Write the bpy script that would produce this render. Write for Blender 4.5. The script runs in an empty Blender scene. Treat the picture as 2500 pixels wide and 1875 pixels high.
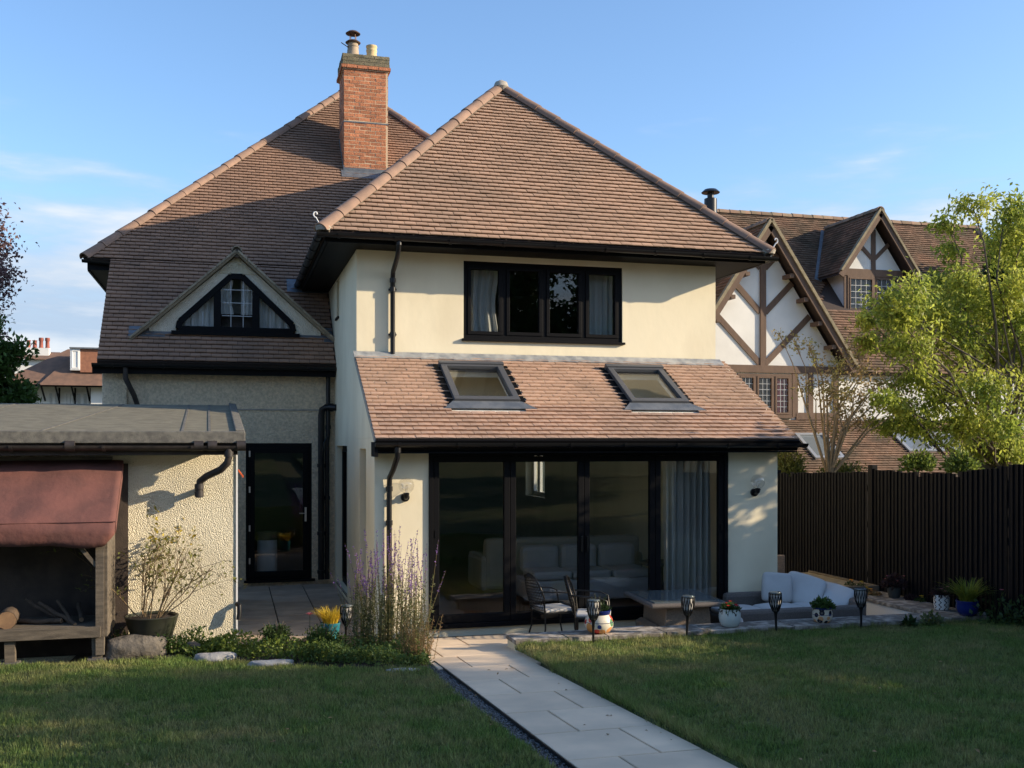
import bpy, math, random
import numpy as np
from mathutils import Vector, Matrix
R = math.radians
rng = np.random.default_rng(7)
random.seed(7)
scene = bpy.context.scene
col = scene.collection

# ------------------------------------------------------------------ camera, sky, sun, exposure
cam = bpy.data.cameras.new('camera')
cam_o = bpy.data.objects.new('camera', cam)
col.objects.link(cam_o)
cam_o.location = (0, 0, 2.45)
cam_o.rotation_euler = (R(90), 0, -R(15.209))
cam.sensor_width = 36.0
cam.lens = 36.0 * 2527 / 2500
cam.shift_y = (1079 - 937.5) / 2500
cam.clip_end = 3000
scene.camera = cam_o

SUN = Vector((1.574, -0.577, 0.591)).normalized()
world = bpy.data.worlds.new('World')
scene.world = world
world.use_nodes = True
nt = world.node_tree
sky = nt.nodes.new('ShaderNodeTexSky')
sky.sky_type = 'NISHITA'
sky.sun_disc = False
sky.sun_elevation = R(19.4)
sky.sun_rotation = R(110.1)
sky.altitude = 0
sky.air_density = 1.0
sky.dust_density = 1.0
sky.ozone_density = 3.9
bg = nt.nodes['Background']
bg.inputs[1].default_value = 0.15
# low bank of thin cloud all round the horizon
L = nt.links.new
def wn(kind, **k):
    n = nt.nodes.new(kind)
    for a_, v in k.items(): setattr(n, a_, v)
    return n
tc = wn('ShaderNodeTexCoord'); sx = wn('ShaderNodeSeparateXYZ'); L(tc.outputs['Generated'], sx.inputs[0])
mp = wn('ShaderNodeMapping'); mp.inputs['Scale'].default_value = (3.0, 3.0, 15.0); mp.inputs['Location'].default_value = (0.9, 0.3, 0.0)
nz = wn('ShaderNodeTexNoise'); nz.inputs['Scale'].default_value = 1.9; nz.inputs['Detail'].default_value = 7; nz.inputs['Roughness'].default_value = 0.55
L(tc.outputs['Generated'], mp.inputs[0]); L(mp.outputs[0], nz.inputs['Vector'])
# ragged upper edge of the bank: elevation shifted by noise
sh = wn('ShaderNodeMath', operation='MULTIPLY_ADD'); sh.inputs[1].default_value = -0.30; L(nz.outputs['Fac'], sh.inputs[0]); L(sx.outputs[2], sh.inputs[2])
el = wn('ShaderNodeMapRange', interpolation_type='SMOOTHSTEP'); el.inputs[1].default_value = -0.03; el.inputs[2].default_value = 0.12; el.inputs[3].default_value = 0.93; el.inputs[4].default_value = 0
L(sh.outputs[0], el.inputs[0])
cc = wn('ShaderNodeMix', data_type='RGBA'); cc.inputs[6].default_value = (1.75, 2.20, 2.85, 1); cc.inputs[7].default_value = (3.0, 3.15, 3.35, 1)
rp = wn('ShaderNodeMapRange'); rp.inputs[1].default_value = 0.45; rp.inputs[2].default_value = 0.66; L(nz.outputs['Fac'], rp.inputs[0]); L(rp.outputs[0], cc.inputs[0])
mx = wn('ShaderNodeMix', data_type='RGBA'); L(el.outputs[0], mx.inputs[0]); L(sky.outputs[0], mx.inputs[6]); L(cc.outputs[2], mx.inputs[7])
L(mx.outputs[2], bg.inputs[0])

sun = bpy.data.lights.new('sun', 'SUN')
sun.energy = 4.0
sun.angle = R(0.53)
sun.color = (1.0, 0.83, 0.60)
sun_o = bpy.data.objects.new('sun', sun)
col.objects.link(sun_o)
sun_o.rotation_euler = SUN.to_track_quat('Z', 'Y').to_euler()
sun_o.location = (30, -10, 20)
vs = scene.view_settings
vs.view_transform = 'Standard'; vs.look = 'None'; vs.gamma = 1; vs.use_curve_mapping = False
vs.exposure = 0.95
scene.cycles.max_bounces = 8
scene.cycles.transparent_max_bounces = 16

# ------------------------------------------------------------------ helpers
WORLD = {}
def link(o, parent=None):
    col.objects.link(o)
    if parent is not None:
        o.parent = parent
        if parent.name in WORLD:
            o.matrix_parent_inverse = Matrix.Translation(-Vector(WORLD[parent.name]))
    return o

def tag(o, label=None, cat=None, group=None, kind=None):
    if label: o['label'] = label
    if cat: o['category'] = cat
    if group: o['group'] = group
    if kind: o['kind'] = kind
    return o

def thing(name, label, cat, loc=(0, 0, 0), rz=0, group=None, world=False, parent=None):
    """an Empty at the thing's base; world=True: its parts are given in world coordinates"""
    o = bpy.data.objects.new(name, None)
    o.empty_display_size = 0.2
    link(o, parent)
    o.location = loc
    o.rotation_euler = (0, 0, rz)
    if world: WORLD[o.name] = loc
    return tag(o, label, cat, group)

class MB:
    def __init__(s): s.v = []; s.f = []
    def add(s, vs, fs):
        b = len(s.v)
        s.v.extend([tuple(p) for p in vs]); s.f.extend([tuple(i + b for i in f) for f in fs])
        return s
    def hexa(s, p):
        return s.add(p, [(0, 3, 2, 1), (4, 5, 6, 7), (0, 1, 5, 4), (1, 2, 6, 5), (2, 3, 7, 6), (3, 0, 4, 7)])
    def box(s, x0, x1, y0, y1, z0, z1):
        return s.hexa([(x0, y0, z0), (x1, y0, z0), (x1, y1, z0), (x0, y1, z0), (x0, y0, z1), (x1, y0, z1), (x1, y1, z1), (x0, y1, z1)])
    def fbox(s, P, u0, u1, w0, w1, n0, n1):
        return s.hexa([P(u0, w0, n0), P(u1, w0, n0), P(u1, w0, n1), P(u0, w0, n1), P(u0, w1, n0), P(u1, w1, n0), P(u1, w1, n1), P(u0, w1, n1)])
    def bar(s, p, q, w, h, up=(0, 0, 1)):
        p = Vector(p); q = Vector(q); d = (q - p).normalized(); up = Vector(up)
        a = d.cross(up)
        a = a.normalized() * w / 2 if a.length > 1e-6 else Vector((w / 2, 0, 0))
        b = a.cross(d).normalized() * h / 2
        return s.hexa([p - a - b, p + a - b, p + a + b, p - a + b, q - a - b, q + a - b, q + a + b, q - a + b])
    def tube(s, pts, r, n=8, caps=True):
        pts = [Vector(p) for p in pts]; m = len(pts)
        rs = r if isinstance(r, (list, tuple)) else [r] * m
        b = len(s.v); prev = None
        for i, p in enumerate(pts):
            d = (pts[min(i + 1, m - 1)] - pts[max(i - 1, 0)]).normalized()
            if prev is None:
                a = d.orthogonal().normalized()
            else:
                a = prev - d * prev.dot(d)
                a = a.normalized() if a.length > 1e-6 else d.orthogonal().normalized()
            prev = a; c = d.cross(a)
            for k in range(n):
                t = 2 * math.pi * k / n
                s.v.append(tuple(p + (a * math.cos(t) + c * math.sin(t)) * rs[i]))
        for i in range(m - 1):
            for k in range(n):
                k2 = (k + 1) % n
                s.f.append((b + i * n + k, b + i * n + k2, b + (i + 1) * n + k2, b + (i + 1) * n + k))
        if caps:
            s.f.append(tuple(b + k for k in range(n))[::-1]); s.f.append(tuple(b + (m - 1) * n + k for k in range(n)))
        return s
    def lathe(s, prof, n=24, c=(0, 0, 0), cap=True):
        b = len(s.v); m = len(prof)
        for r, z in prof:
            for k in range(n):
                t = 2 * math.pi * k / n
                s.v.append((c[0] + r * math.cos(t), c[1] + r * math.sin(t), c[2] + z))
        for i in range(m - 1):
            for k in range(n):
                k2 = (k + 1) % n
                s.f.append((b + i * n + k, b + i * n + k2, b + (i + 1) * n + k2, b + (i + 1) * n + k))
        if cap:
            if prof[0][0] > 1e-4: s.f.append(tuple(b + k for k in range(n))[::-1])
            if prof[-1][0] > 1e-4: s.f.append(tuple(b + (m - 1) * n + k for k in range(n)))
        return s
    def prism(s, poly, off):
        off = Vector(off); n = len(poly)
        vs = [Vector(p) for p in poly] + [Vector(p) + off for p in poly]
        fs = [tuple(range(n))[::-1], tuple(range(n, 2 * n))] + [(i, (i + 1) % n, n + (i + 1) % n, n + i) for i in range(n)]
        return s.add(vs, fs)
    def mesh(s, name, m=None, smooth=False):
        me = bpy.data.meshes.new(name)
        me.from_pydata(s.v, [], s.f)
        if m: me.materials.append(m)
        if smooth: me.polygons.foreach_set('use_smooth', [True] * len(me.polygons))
        me.update()
        return me
    def build(s, name, m, parent=None, smooth=False, bevel=0, loc=None, fix=True):
        me = s.mesh(name, m, smooth)
        if fix and len(me.polygons) < 20000:
            import bmesh
            bm = bmesh.new(); bm.from_mesh(me); bmesh.ops.recalc_face_normals(bm, faces=bm.faces); bm.to_mesh(me); bm.free()
        o = bpy.data.objects.new(name, me)
        link(o, parent)
        if loc is not None: o.location = loc
        if bevel:
            b = o.modifiers.new('bevel', 'BEVEL'); b.width = bevel; b.segments = 2; b.limit_method = 'ANGLE'; b.angle_limit = R(40)
        if smooth:
            me.set_sharp_from_angle(angle=R(45)) if hasattr(me, 'set_sharp_from_angle') else None
        return o

def npmesh(name, V, F, m, parent=None, smooth=False):
    """V (n,3), F (k,3 or 4) numpy arrays -> one mesh object"""
    me = bpy.data.meshes.new(name)
    V = np.asarray(V, dtype=np.float32); F = np.asarray(F, dtype=np.int32)
    k, c = F.shape
    me.vertices.add(len(V)); me.vertices.foreach_set('co', V.ravel())
    me.loops.add(k * c); me.loops.foreach_set('vertex_index', F.ravel())
    me.polygons.add(k); me.polygons.foreach_set('loop_start', np.arange(0, k * c, c, dtype=np.int32))
    try: me.polygons.foreach_set('loop_total', np.full(k, c, dtype=np.int32))
    except Exception: pass
    if smooth: me.polygons.foreach_set('use_smooth', np.ones(k, dtype=bool))
    if m: me.materials.append(m)
    me.update(calc_edges=True); me.validate()
    o = bpy.data.objects.new(name, me)
    return link(o, parent)

def inst(name, me, parent, M4, label=None):
    o = bpy.data.objects.new(name, me)
    link(o, parent)
    o.matrix_basis = M4
    return o

def copy_tree(o, parent=None):
    c = o.copy(); col.objects.link(c)
    if parent is not None: c.parent = parent
    for ch in list(o.children): copy_tree(ch, c)
    return c

def frame(o, U, W, N):
    o = Vector(o); U = Vector(U); W = Vector(W); N = Vector(N)
    return lambda u, w, n: o + U * u + W * w + N * n

# ------------------------------------------------------------------ materials
def srgb(h):
    h = h.lstrip('#')
    return tuple(((v / 12.92) if v <= 0.04045 else ((v + 0.055) / 1.055) ** 2.4) for v in (int(h[i:i + 2], 16) / 255 for i in (0, 2, 4)))

def new_mat(name):
    m = bpy.data.materials.new(name); m.use_nodes = True
    t = m.node_tree
    return m, t, t.nodes['Principled BSDF'], t.links.new

def color_chain(t, c1, c2, scale, detail, rand, stretch=None, lo=.35, hi=.65, local=False):
    N = t.nodes.new; Lk = t.links.new
    if local:
        src = N('ShaderNodeTexCoord').outputs['Object']
    else:
        src = N('ShaderNodeNewGeometry').outputs['Position']
    if stretch:
        m = N('ShaderNodeMapping'); m.inputs['Scale'].default_value = stretch
        Lk(src, m.inputs[0]); src = m.outputs[0]
    n = N('ShaderNodeTexNoise'); n.inputs['Scale'].default_value = scale; n.inputs['Detail'].default_value = detail
    Lk(src, n.inputs['Vector'])
    r = N('ShaderNodeMapRange'); r.inputs[1].default_value = lo; r.inputs[2].default_value = hi
    Lk(n.outputs['Fac'], r.inputs[0])
    mx = N('ShaderNodeMix'); mx.data_type = 'RGBA'
    mx.inputs[6].default_value = (*c1, 1); mx.inputs[7].default_value = (*c2, 1)
    Lk(r.outputs[0], mx.inputs[0])
    out = mx.outputs[2]
    if rand:
        gi = N('ShaderNodeNewGeometry'); oi = N('ShaderNodeObjectInfo')
        a = N('ShaderNodeMath'); a.operation = 'MULTIPLY_ADD'; a.inputs[1].default_value = 5.37
        Lk(gi.outputs['Random Per Island'], a.inputs[0]); Lk(oi.outputs['Random'], a.inputs[2])
        fr = N('ShaderNodeMath'); fr.operation = 'FRACT'; Lk(a.outputs[0], fr.inputs[0])
        mr = N('ShaderNodeMapRange'); mr.inputs[3].default_value = 1 - rand; mr.inputs[4].default_value = 1 + rand
        Lk(fr.outputs[0], mr.inputs[0])
        hs = N('ShaderNodeHueSaturation'); Lk(out, hs.inputs['Color']); Lk(mr.outputs[0], hs.inputs['Value'])
        out = hs.outputs[0]
    return out, src

def mat(name, c1, c2=None, rough=.8, scale=3., detail=5, bump=0., bscale=60., bdist=.01, metal=0., rand=0., spec=.4, stretch=None, lo=.35, hi=.65, vor=0, local=False, coat=0):
    m, t, b, Lk = new_mat(name)
    if isinstance(c1, str): c1 = srgb(c1)
    if c2 is None: c2 = c1
    if isinstance(c2, str): c2 = srgb(c2)
    out, src = color_chain(t, c1, c2, scale, detail, rand, stretch, lo, hi, local)
    Lk(out, b.inputs['Base Color'])
    b.inputs['Roughness'].default_value = rough; b.inputs['Metallic'].default_value = metal
    b.inputs['Specular IOR Level'].default_value = spec
    b.inputs['Coat Weight'].default_value = coat
    if bump:
        bn = t.nodes.new('ShaderNodeBump'); bn.inputs['Strength'].default_value = bump; bn.inputs['Distance'].default_value = bdist
        if vor:
            v = t.nodes.new('ShaderNodeTexVoronoi'); v.feature = 'SMOOTH_F1'; v.inputs['Scale'].default_value = bscale
            v.inputs['Smoothness'].default_value = .4
            wn = t.nodes.new('ShaderNodeTexNoise'); wn.inputs['Scale'].default_value = bscale * .35; wn.inputs['Detail'].default_value = 4
            mm = t.nodes.new('ShaderNodeMath'); mm.operation = 'SUBTRACT'
            Lk(src, v.inputs['Vector']); Lk(src, wn.inputs['Vector']); Lk(wn.outputs['Fac'], mm.inputs[0])
            ms = t.nodes.new('ShaderNodeMath'); ms.operation = 'MULTIPLY'; ms.inputs[1].default_value = vor
            Lk(v.outputs['Distance'], ms.inputs[0]); Lk(ms.outputs[0], mm.inputs[1]); Lk(mm.outputs[0], bn.inputs['Height'])
        else:
            n = t.nodes.new('ShaderNodeTexNoise'); n.inputs['Scale'].default_value = bscale; n.inputs['Detail'].default_value = 6
            Lk(src, n.inputs['Vector']); Lk(n.outputs['Fac'], bn.inputs['Height'])
        Lk(bn.outputs[0], b.inputs['Normal'])
    return m

def leaf_mat(name, c1, c2, rand=.35, trans=.4, scale=1.2, rough=.5, detail=3, nrough=.5, lo=.35, hi=.65):
    m, t, b, Lk = new_mat(name)
    if isinstance(c1, str): c1 = srgb(c1)
    if isinstance(c2, str): c2 = srgb(c2)
    out, src = color_chain(t, c1, c2, scale, detail, rand, None, lo, hi)
    for n_ in t.nodes:
        if n_.type == 'TEX_NOISE': n_.inputs['Roughness'].default_value = nrough
    Lk(out, b.inputs['Base Color']); b.inputs['Roughness'].default_value = rough; b.inputs['Specular IOR Level'].default_value = .3
    tr = t.nodes.new('ShaderNodeBsdfTranslucent'); Lk(out, tr.inputs[0])
    ms = t.nodes.new('ShaderNodeMixShader'); ms.inputs[0].default_value = trans
    Lk(b.outputs[0], ms.inputs[1]); Lk(tr.outputs[0], ms.inputs[2]); Lk(ms.outputs[0], t.nodes['Material Output'].inputs[0])
    return m

def glass_mat(name, tint=(.8, .84, .84), f0=.05, rough=0.0):
    m, t, b, Lk = new_mat(name)
    t.nodes.remove(b)
    lw = t.nodes.new('ShaderNodeLayerWeight'); lw.inputs[0].default_value = .5
    pw = t.nodes.new('ShaderNodeMath'); pw.operation = 'POWER'; pw.inputs[1].default_value = 5
    Lk(lw.outputs['Facing'], pw.inputs[0])
    mr = t.nodes.new('ShaderNodeMapRange'); mr.inputs[3].default_value = f0; mr.inputs[4].default_value = 1
    Lk(pw.outputs[0], mr.inputs[0])
    tr = t.nodes.new('ShaderNodeBsdfTransparent'); tr.inputs[0].default_value = (*tint, 1)
    gl = t.nodes.new('ShaderNodeBsdfGlossy'); gl.inputs['Roughness'].default_value = rough
    # slight waviness of the panes
    bn = t.nodes.new('ShaderNodeBump'); bn.inputs['Strength'].default_value = .03; bn.inputs['Distance'].default_value = .02
    nz = t.nodes.new('ShaderNodeTexNoise'); nz.inputs['Scale'].default_value = 2.5; nz.inputs['Detail'].default_value = 1
    g = t.nodes.new('ShaderNodeNewGeometry'); Lk(g.outputs['Position'], nz.inputs['Vector']); Lk(nz.outputs['Fac'], bn.inputs['Height']); Lk(bn.outputs[0], gl.inputs['Normal'])
    ms = t.nodes.new('ShaderNodeMixShader')
    Lk(mr.outputs[0], ms.inputs[0]); Lk(tr.outputs[0], ms.inputs[1]); Lk(gl.outputs[0], ms.inputs[2])
    Lk(ms.outputs[0], t.nodes['Material Output'].inputs[0])
    return m

M = {}
M['render'] = mat('cream_render', (.85, .76, .55), (.72, .63, .44), rough=.9, scale=1.3, detail=9, lo=.42, hi=.72, bump=.25, bscale=9, bdist=.01, stretch=(1, 1, .6))
M['roughcast'] = mat('roughcast_old', (.82, .66, .46), (.60, .48, .33), rough=.95, scale=26, detail=4, bump=1, bscale=60, bdist=.02, vor=.8)  # fine darker speckle in the colour stands in for shade between the grains
M['roughcast_shed'] = mat('roughcast_shed', (.88, .79, .58), (.74, .66, .48), rough=.95, scale=1.6, detail=9, bump=1, bscale=92, bdist=.015, vor=1.2)
M['white_render'] = mat('white_render', (.78, .77, .73), (.68, .67, .63), rough=.9, scale=1.2, bump=.15, bscale=20)
M['tile'] = mat('roof_tile', (.43, .275, .19), (.31, .21, .15), rough=.88, scale=.9, detail=8, rand=.11, bump=.3, bscale=90, bdist=.004, lo=.42, hi=.75)
M['tile_main'] = mat('roof_tile_main', (.33, .20, .135), (.23, .15, .11), rough=.9, scale=.9, detail=8, rand=.11, bump=.3, bscale=90, bdist=.004, lo=.42, hi=.75)
M['tile_old'] = mat('roof_tile_old', (.235, .135, .088), (.115, .085, .058), rough=.9, scale=1.3, detail=8, rand=.28, bump=.4, bscale=60, bdist=.006)
M['hip'] = mat('hip_tile', (.28, .175, .122), (.215, .14, .10), rough=.8, scale=5, rand=.1, bump=.2, bscale=60, bdist=.004)
M['hip_old'] = mat('hip_tile_old', (.30, .18, .12), (.22, .17, .11), rough=.9, scale=5, rand=.25, bump=.3)
M['deck'] = mat('roof_deck', (.05, .035, .03))
M['brick'] = mat('brick', (.52, .20, .095), (.38, .15, .078), rough=.9, scale=14, detail=4, rand=.24, bump=.9, bscale=55, bdist=.012)
M['brick_lichen'] = mat('brick_lichen', (.20, .165, .10), (.13, .12, .08), rough=.95, scale=12, rand=.25, bump=.9, bscale=50, bdist=.012)
M['mortar'] = mat('mortar', (.64, .47, .30), (.56, .42, .28), rough=.95, bump=.4)
M['black'] = mat('black_plastic', (.009, .009, .010), rough=.35, spec=.35)
M['frame'] = mat('black_frame', (.006, .006, .007), rough=.55, spec=.10)
M['lead'] = mat('lead', (.22, .235, .25), (.42, .42, .40), rough=.6, scale=7, bump=.4, bscale=20, bdist=.01, metal=.2)
M['lead_dark'] = mat('lead_dark', (.10, .115, .135), (.17, .18, .19), rough=.55, scale=6, bump=.3, bscale=18, metal=.2)
M['glass'] = glass_mat('window_glass', (.92, .935, .93), .06)
M['glass_lead'] = glass_mat('leaded_glass', (.97, .975, .97), .035)
M['cement'] = mat('cement', (.40, .36, .30), (.30, .27, .22), rough=.95, scale=12, bump=.5, bscale=50)
M['moss_tile'] = mat('mossy_tile', (.33, .27, .19), (.24, .20, .14), rough=.95, scale=9, bump=.6, bscale=40, rand=.2)
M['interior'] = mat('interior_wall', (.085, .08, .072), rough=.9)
M['ceiling'] = mat('vault_lining', (.82, .79, .70), rough=.9)
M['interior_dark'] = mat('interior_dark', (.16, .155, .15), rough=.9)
M['woodfloor'] = mat('wood_floor', (.16, .075, .035), (.10, .05, .025), rough=.35, scale=4, stretch=(1, 8, 1))
M['curtain_white'] = leaf_mat('curtain_white', (.78, .77, .74), (.72, .71, .68), rand=0, trans=.35, rough=.9)
M['curtain_grey'] = leaf_mat('curtain_grey', (.62, .59, .54), (.50, .48, .44), rand=0, trans=.2, rough=.8)
M['net'] = leaf_mat('net_curtain', (.9, .9, .88), (.8, .8, .78), rand=0, trans=.4, rough=.9)
M['steel'] = mat('steel', (.55, .55, .55), rough=.35, metal=1)
M['white_metal'] = mat('white_metal', (.75, .75, .74), rough=.5)
M['pot_clay'] = mat('chimney_pot', (.62, .47, .24), (.52, .40, .22), rough=.85, scale=6, bump=.2)
M['pot_clay2'] = mat('chimney_pot_grey', (.40, .31, .22), (.32, .25, .18), rough=.85, scale=6, bump=.2)
M['cowl'] = mat('rusty_cowl', (.16, .09, .06), (.10, .07, .055), rough=.6, metal=.5, scale=20)
M['timber_brown'] = mat('brown_timber', (.145, .09, .06), (.115, .072, .05), rough=.75, scale=4, bump=.3, bscale=30, stretch=(3, 3, 1))
M['verge'] = mat('verge_stone', (.30, .25, .16), (.20, .165, .105), rough=.9, scale=8, bump=.4)
M['white_paint'] = mat('white_paint', (.78, .77, .74), rough=.5)
M['felt'] = mat('roof_felt', (.14, .125, .088), (.20, .18, .125), rough=.98, scale=6, detail=8, bump=.9, bscale=220, bdist=.006)
M['felt_edge'] = mat('roof_felt_edge', (.10, .095, .085), (.17, .16, .135), rough=.98, scale=14, detail=8, bump=1, bscale=160, bdist=.01)
M['pipe_old'] = mat('weathered_pipe', (.022, .019, .018), (.045, .035, .03), rough=.55, scale=9)
M['wood_grey'] = mat('grey_wood', (.15, .122, .09), (.085, .07, .053), rough=.9, scale=5, stretch=(1, 6, 6), bump=.4, bscale=40)
M['wood_dark'] = mat('dark_wood', (.075, .055, .042), (.045, .034, .028), rough=.9, scale=5, bump=.4)
M['canvas'] = mat('red_canvas', (.17, .068, .054), (.115, .05, .042), rough=.9, scale=3.5, bump=.35, bscale=14, bdist=.02)
M['log'] = mat('log_bark', (.11, .075, .05), (.07, .05, .035), rough=.95, scale=14, bump=.7)
M['log_end'] = mat('log_end', (.24, .145, .075), (.17, .10, .055), rough=.9, scale=14)
M['fence'] = mat('black_fence', (.002, .0022, .004), (.004, .004, .0058), spec=.15, rough=.7, scale=3, rand=.3, bump=.4, bscale=24, stretch=(4, 4, .7), bdist=.005)
M['slab'] = mat('porcelain_slab', (.80, .61, .42), (.64, .50, .35), rough=.8, scale=2.2, detail=9, rand=.08, bump=.12, bscale=40)
M['slab_brown'] = mat('brown_slab', (.46, .36, .27), (.34, .27, .205), rough=.85, scale=3, rand=.12, bump=.2, bscale=30)
M['joint'] = mat('joint_sand', (.045, .04, .033), (.03, .027, .022), rough=.95)
M['gravel'] = mat('gravel', (.17, .165, .16), (.09, .088, .085), rough=.9, scale=30, rand=.45)
M['soil'] = mat('soil', (.055, .04, .028), (.035, .026, .02), rough=1, scale=12, bump=1, bscale=60, bdist=.02)
M['coping'] = mat('coping_stone', (.15, .128, .105), (.36, .32, .27), rough=.9, scale=9, detail=8, rand=.12, bump=.7, bscale=22, bdist=.012, lo=.45, hi=.62)
M['wall_dark'] = mat('dark_wall', (.10, .09, .08), (.07, .065, .06), rough=.95, bump=.5)
M['rock'] = mat('garden_rock', (.15, .13, .105), (.075, .066, .055), rough=.95, scale=7, detail=8, bump=1, bscale=16, bdist=.03)
M['rock_pale'] = mat('pale_stone', (.36, .35, .33), (.26, .25, .24), rough=.95, scale=7, detail=8, bump=.8, bscale=16, bdist=.02)
M['bark'] = mat('bark', (.13, .105, .075), (.08, .065, .048), rough=.95, scale=10, bump=.6)
M['bark_pale'] = mat('bark_pale', (.27, .20, .12), (.20, .15, .09), rough=.9, scale=10, bump=.4)
M['wicker'] = mat('wicker', (.16, .135, .115), (.10, .085, .075), rough=.75, scale=60, stretch=(1, 1, 2.5), bump=.9, bscale=110, bdist=.006)
M['wicker_tan'] = mat('wicker_tan', (.30, .22, .15), (.22, .16, .11), rough=.75, scale=50, bump=.9, bscale=90, bdist=.006)
M['cushion'] = mat('cushion_white', (.52, .51, .49), (.46, .45, .43), rough=.9, bump=.2, bscale=12, bdist=.02)
M['fabric_beige'] = mat('fabric_beige', (.34, .31, .26), (.29, .265, .22), rough=.95, bump=.1)
M['fabric_grey'] = mat('fabric_grey', (.38, .375, .38), (.32, .315, .32), rough=.95)
M['table_glass'] = mat('table_glass', (.10, .12, .125), rough=.06, spec=.6)
M['metal_dark'] = mat('dark_metal', (.03, .028, .026), rough=.35, metal=.6)
M['skylight_frame'] = mat('skylight_frame', (.085, .087, .092), rough=.45)
M['roughcast_white'] = mat('roughcast_white', (.78, .71, .57), (.66, .59, .47), rough=.95, scale=2, bump=1, bscale=55, bdist=.016, vor=.8)
M['wood_tan'] = mat('tan_wood', (.16, .13, .09), (.11, .09, .065), rough=.85, scale=6, bump=.3)
M['diffuser'] = mat('torch_diffuser', (.45, .44, .42), rough=.4)
M['pot_dark'] = mat('pot_dark', (.06, .06, .055), (.045, .045, .04), rough=.6)
M['planter'] = mat('planter_black', (.02, .02, .018), (.03, .035, .02), rough=.45)
M['twig'] = mat('twig', (.20, .13, .07), (.13, .10, .05), rough=.9, scale=8)
M['teal_stripe'] = mat('teal_glaze', (.015, .12, .165), (.04, .20, .25), rough=.2, scale=9, local=True)
M['alu'] = mat('aluminium', (.42, .43, .44), rough=.4, metal=.5)
M['sky_glass'] = mat('roof_window_glass', (.16, .18, .19), rough=.04, spec=.9)
M['maroon'] = mat('maroon_curtain', (.11, .012, .022), rough=.9)
M['unlit_room'] = mat('unlit_interior', (.012, .012, .013), rough=.9)  # near-black colour stands in for the darkness of unlit rooms
M['flue'] = mat('black_flue', (.02, .021, .023), rough=.35, metal=.3)
M['tile_far'] = mat('far_tile', (.20, .115, .075), (.14, .085, .06), rough=.9, scale=3, detail=8, bump=.5, bscale=9)
M['tile_hung'] = mat('hung_tile', (.34, .15, .085), (.26, .115, .07), rough=.9, scale=8)
M['pot_red'] = mat('red_pot', (.33, .10, .07), (.25, .08, .06), rough=.8)
M['orange_tape'] = mat('orange_tape', (.75, .13, .03), rough=.6)
M['cement_dark'] = mat('mortar_bed', (.13, .105, .085), (.09, .075, .06), rough=.95)
# ------------------------------------------------------------------ building helpers
def holed_wall(mb, P, u0, u1, w0, w1, holes, th):
    us = sorted({u0, u1, *[h[0] for h in holes], *[h[1] for h in holes]})
    ws = sorted({w0, w1, *[h[2] for h in holes], *[h[3] for h in holes]})
    def solid(i, j):
        if i < 0 or j < 0 or i >= len(us) - 1 or j >= len(ws) - 1: return False
        cu = (us[i] + us[i + 1]) / 2; cw = (ws[j] + ws[j + 1]) / 2
        return not any(h[0] < cu < h[1] and h[2] < cw < h[3] for h in holes)
    for i in range(len(us) - 1):
        for j in range(len(ws) - 1):
            if not solid(i, j): continue
            a, b, c, d = us[i], us[i + 1], ws[j], ws[j + 1]
            mb.add([P(a, c, 0), P(b, c, 0), P(b, d, 0), P(a, d, 0)], [(0, 1, 2, 3)])
            mb.add([P(a, c, -th), P(b, c, -th), P(b, d, -th), P(a, d, -th)], [(3, 2, 1, 0)])
            if not solid(i - 1, j): mb.add([P(a, c, 0), P(a, d, 0), P(a, d, -th), P(a, c, -th)], [(0, 1, 2, 3)])
            if not solid(i + 1, j): mb.add([P(b, c, 0), P(b, c, -th), P(b, d, -th), P(b, d, 0)], [(0, 1, 2, 3)])
            if not solid(i, j - 1): mb.add([P(a, c, 0), P(a, c, -th), P(b, c, -th), P(b, c, 0)], [(0, 1, 2, 3)])
            if not solid(i, j + 1): mb.add([P(a, d, 0), P(b, d, 0), P(b, d, -th), P(a, d, -th)], [(0, 1, 2, 3)])
    return mb

GAUGE, TW = .108, .1665
def u_range(poly, v):
    xs = []
    n = len(poly)
    for i in range(n):
        (a, b), (c, d) = poly[i], poly[(i + 1) % n]
        if abs(d - b) < 1e-9: 
            if abs(v - b) < 1e-6: xs += [a, c]
            continue
        t = (v - b) / (d - b)
        if -1e-9 <= t <= 1 + 1e-9: xs.append(a + (c - a) * t)
    return (min(xs), max(xs)) if len(xs) >= 2 else None

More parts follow.
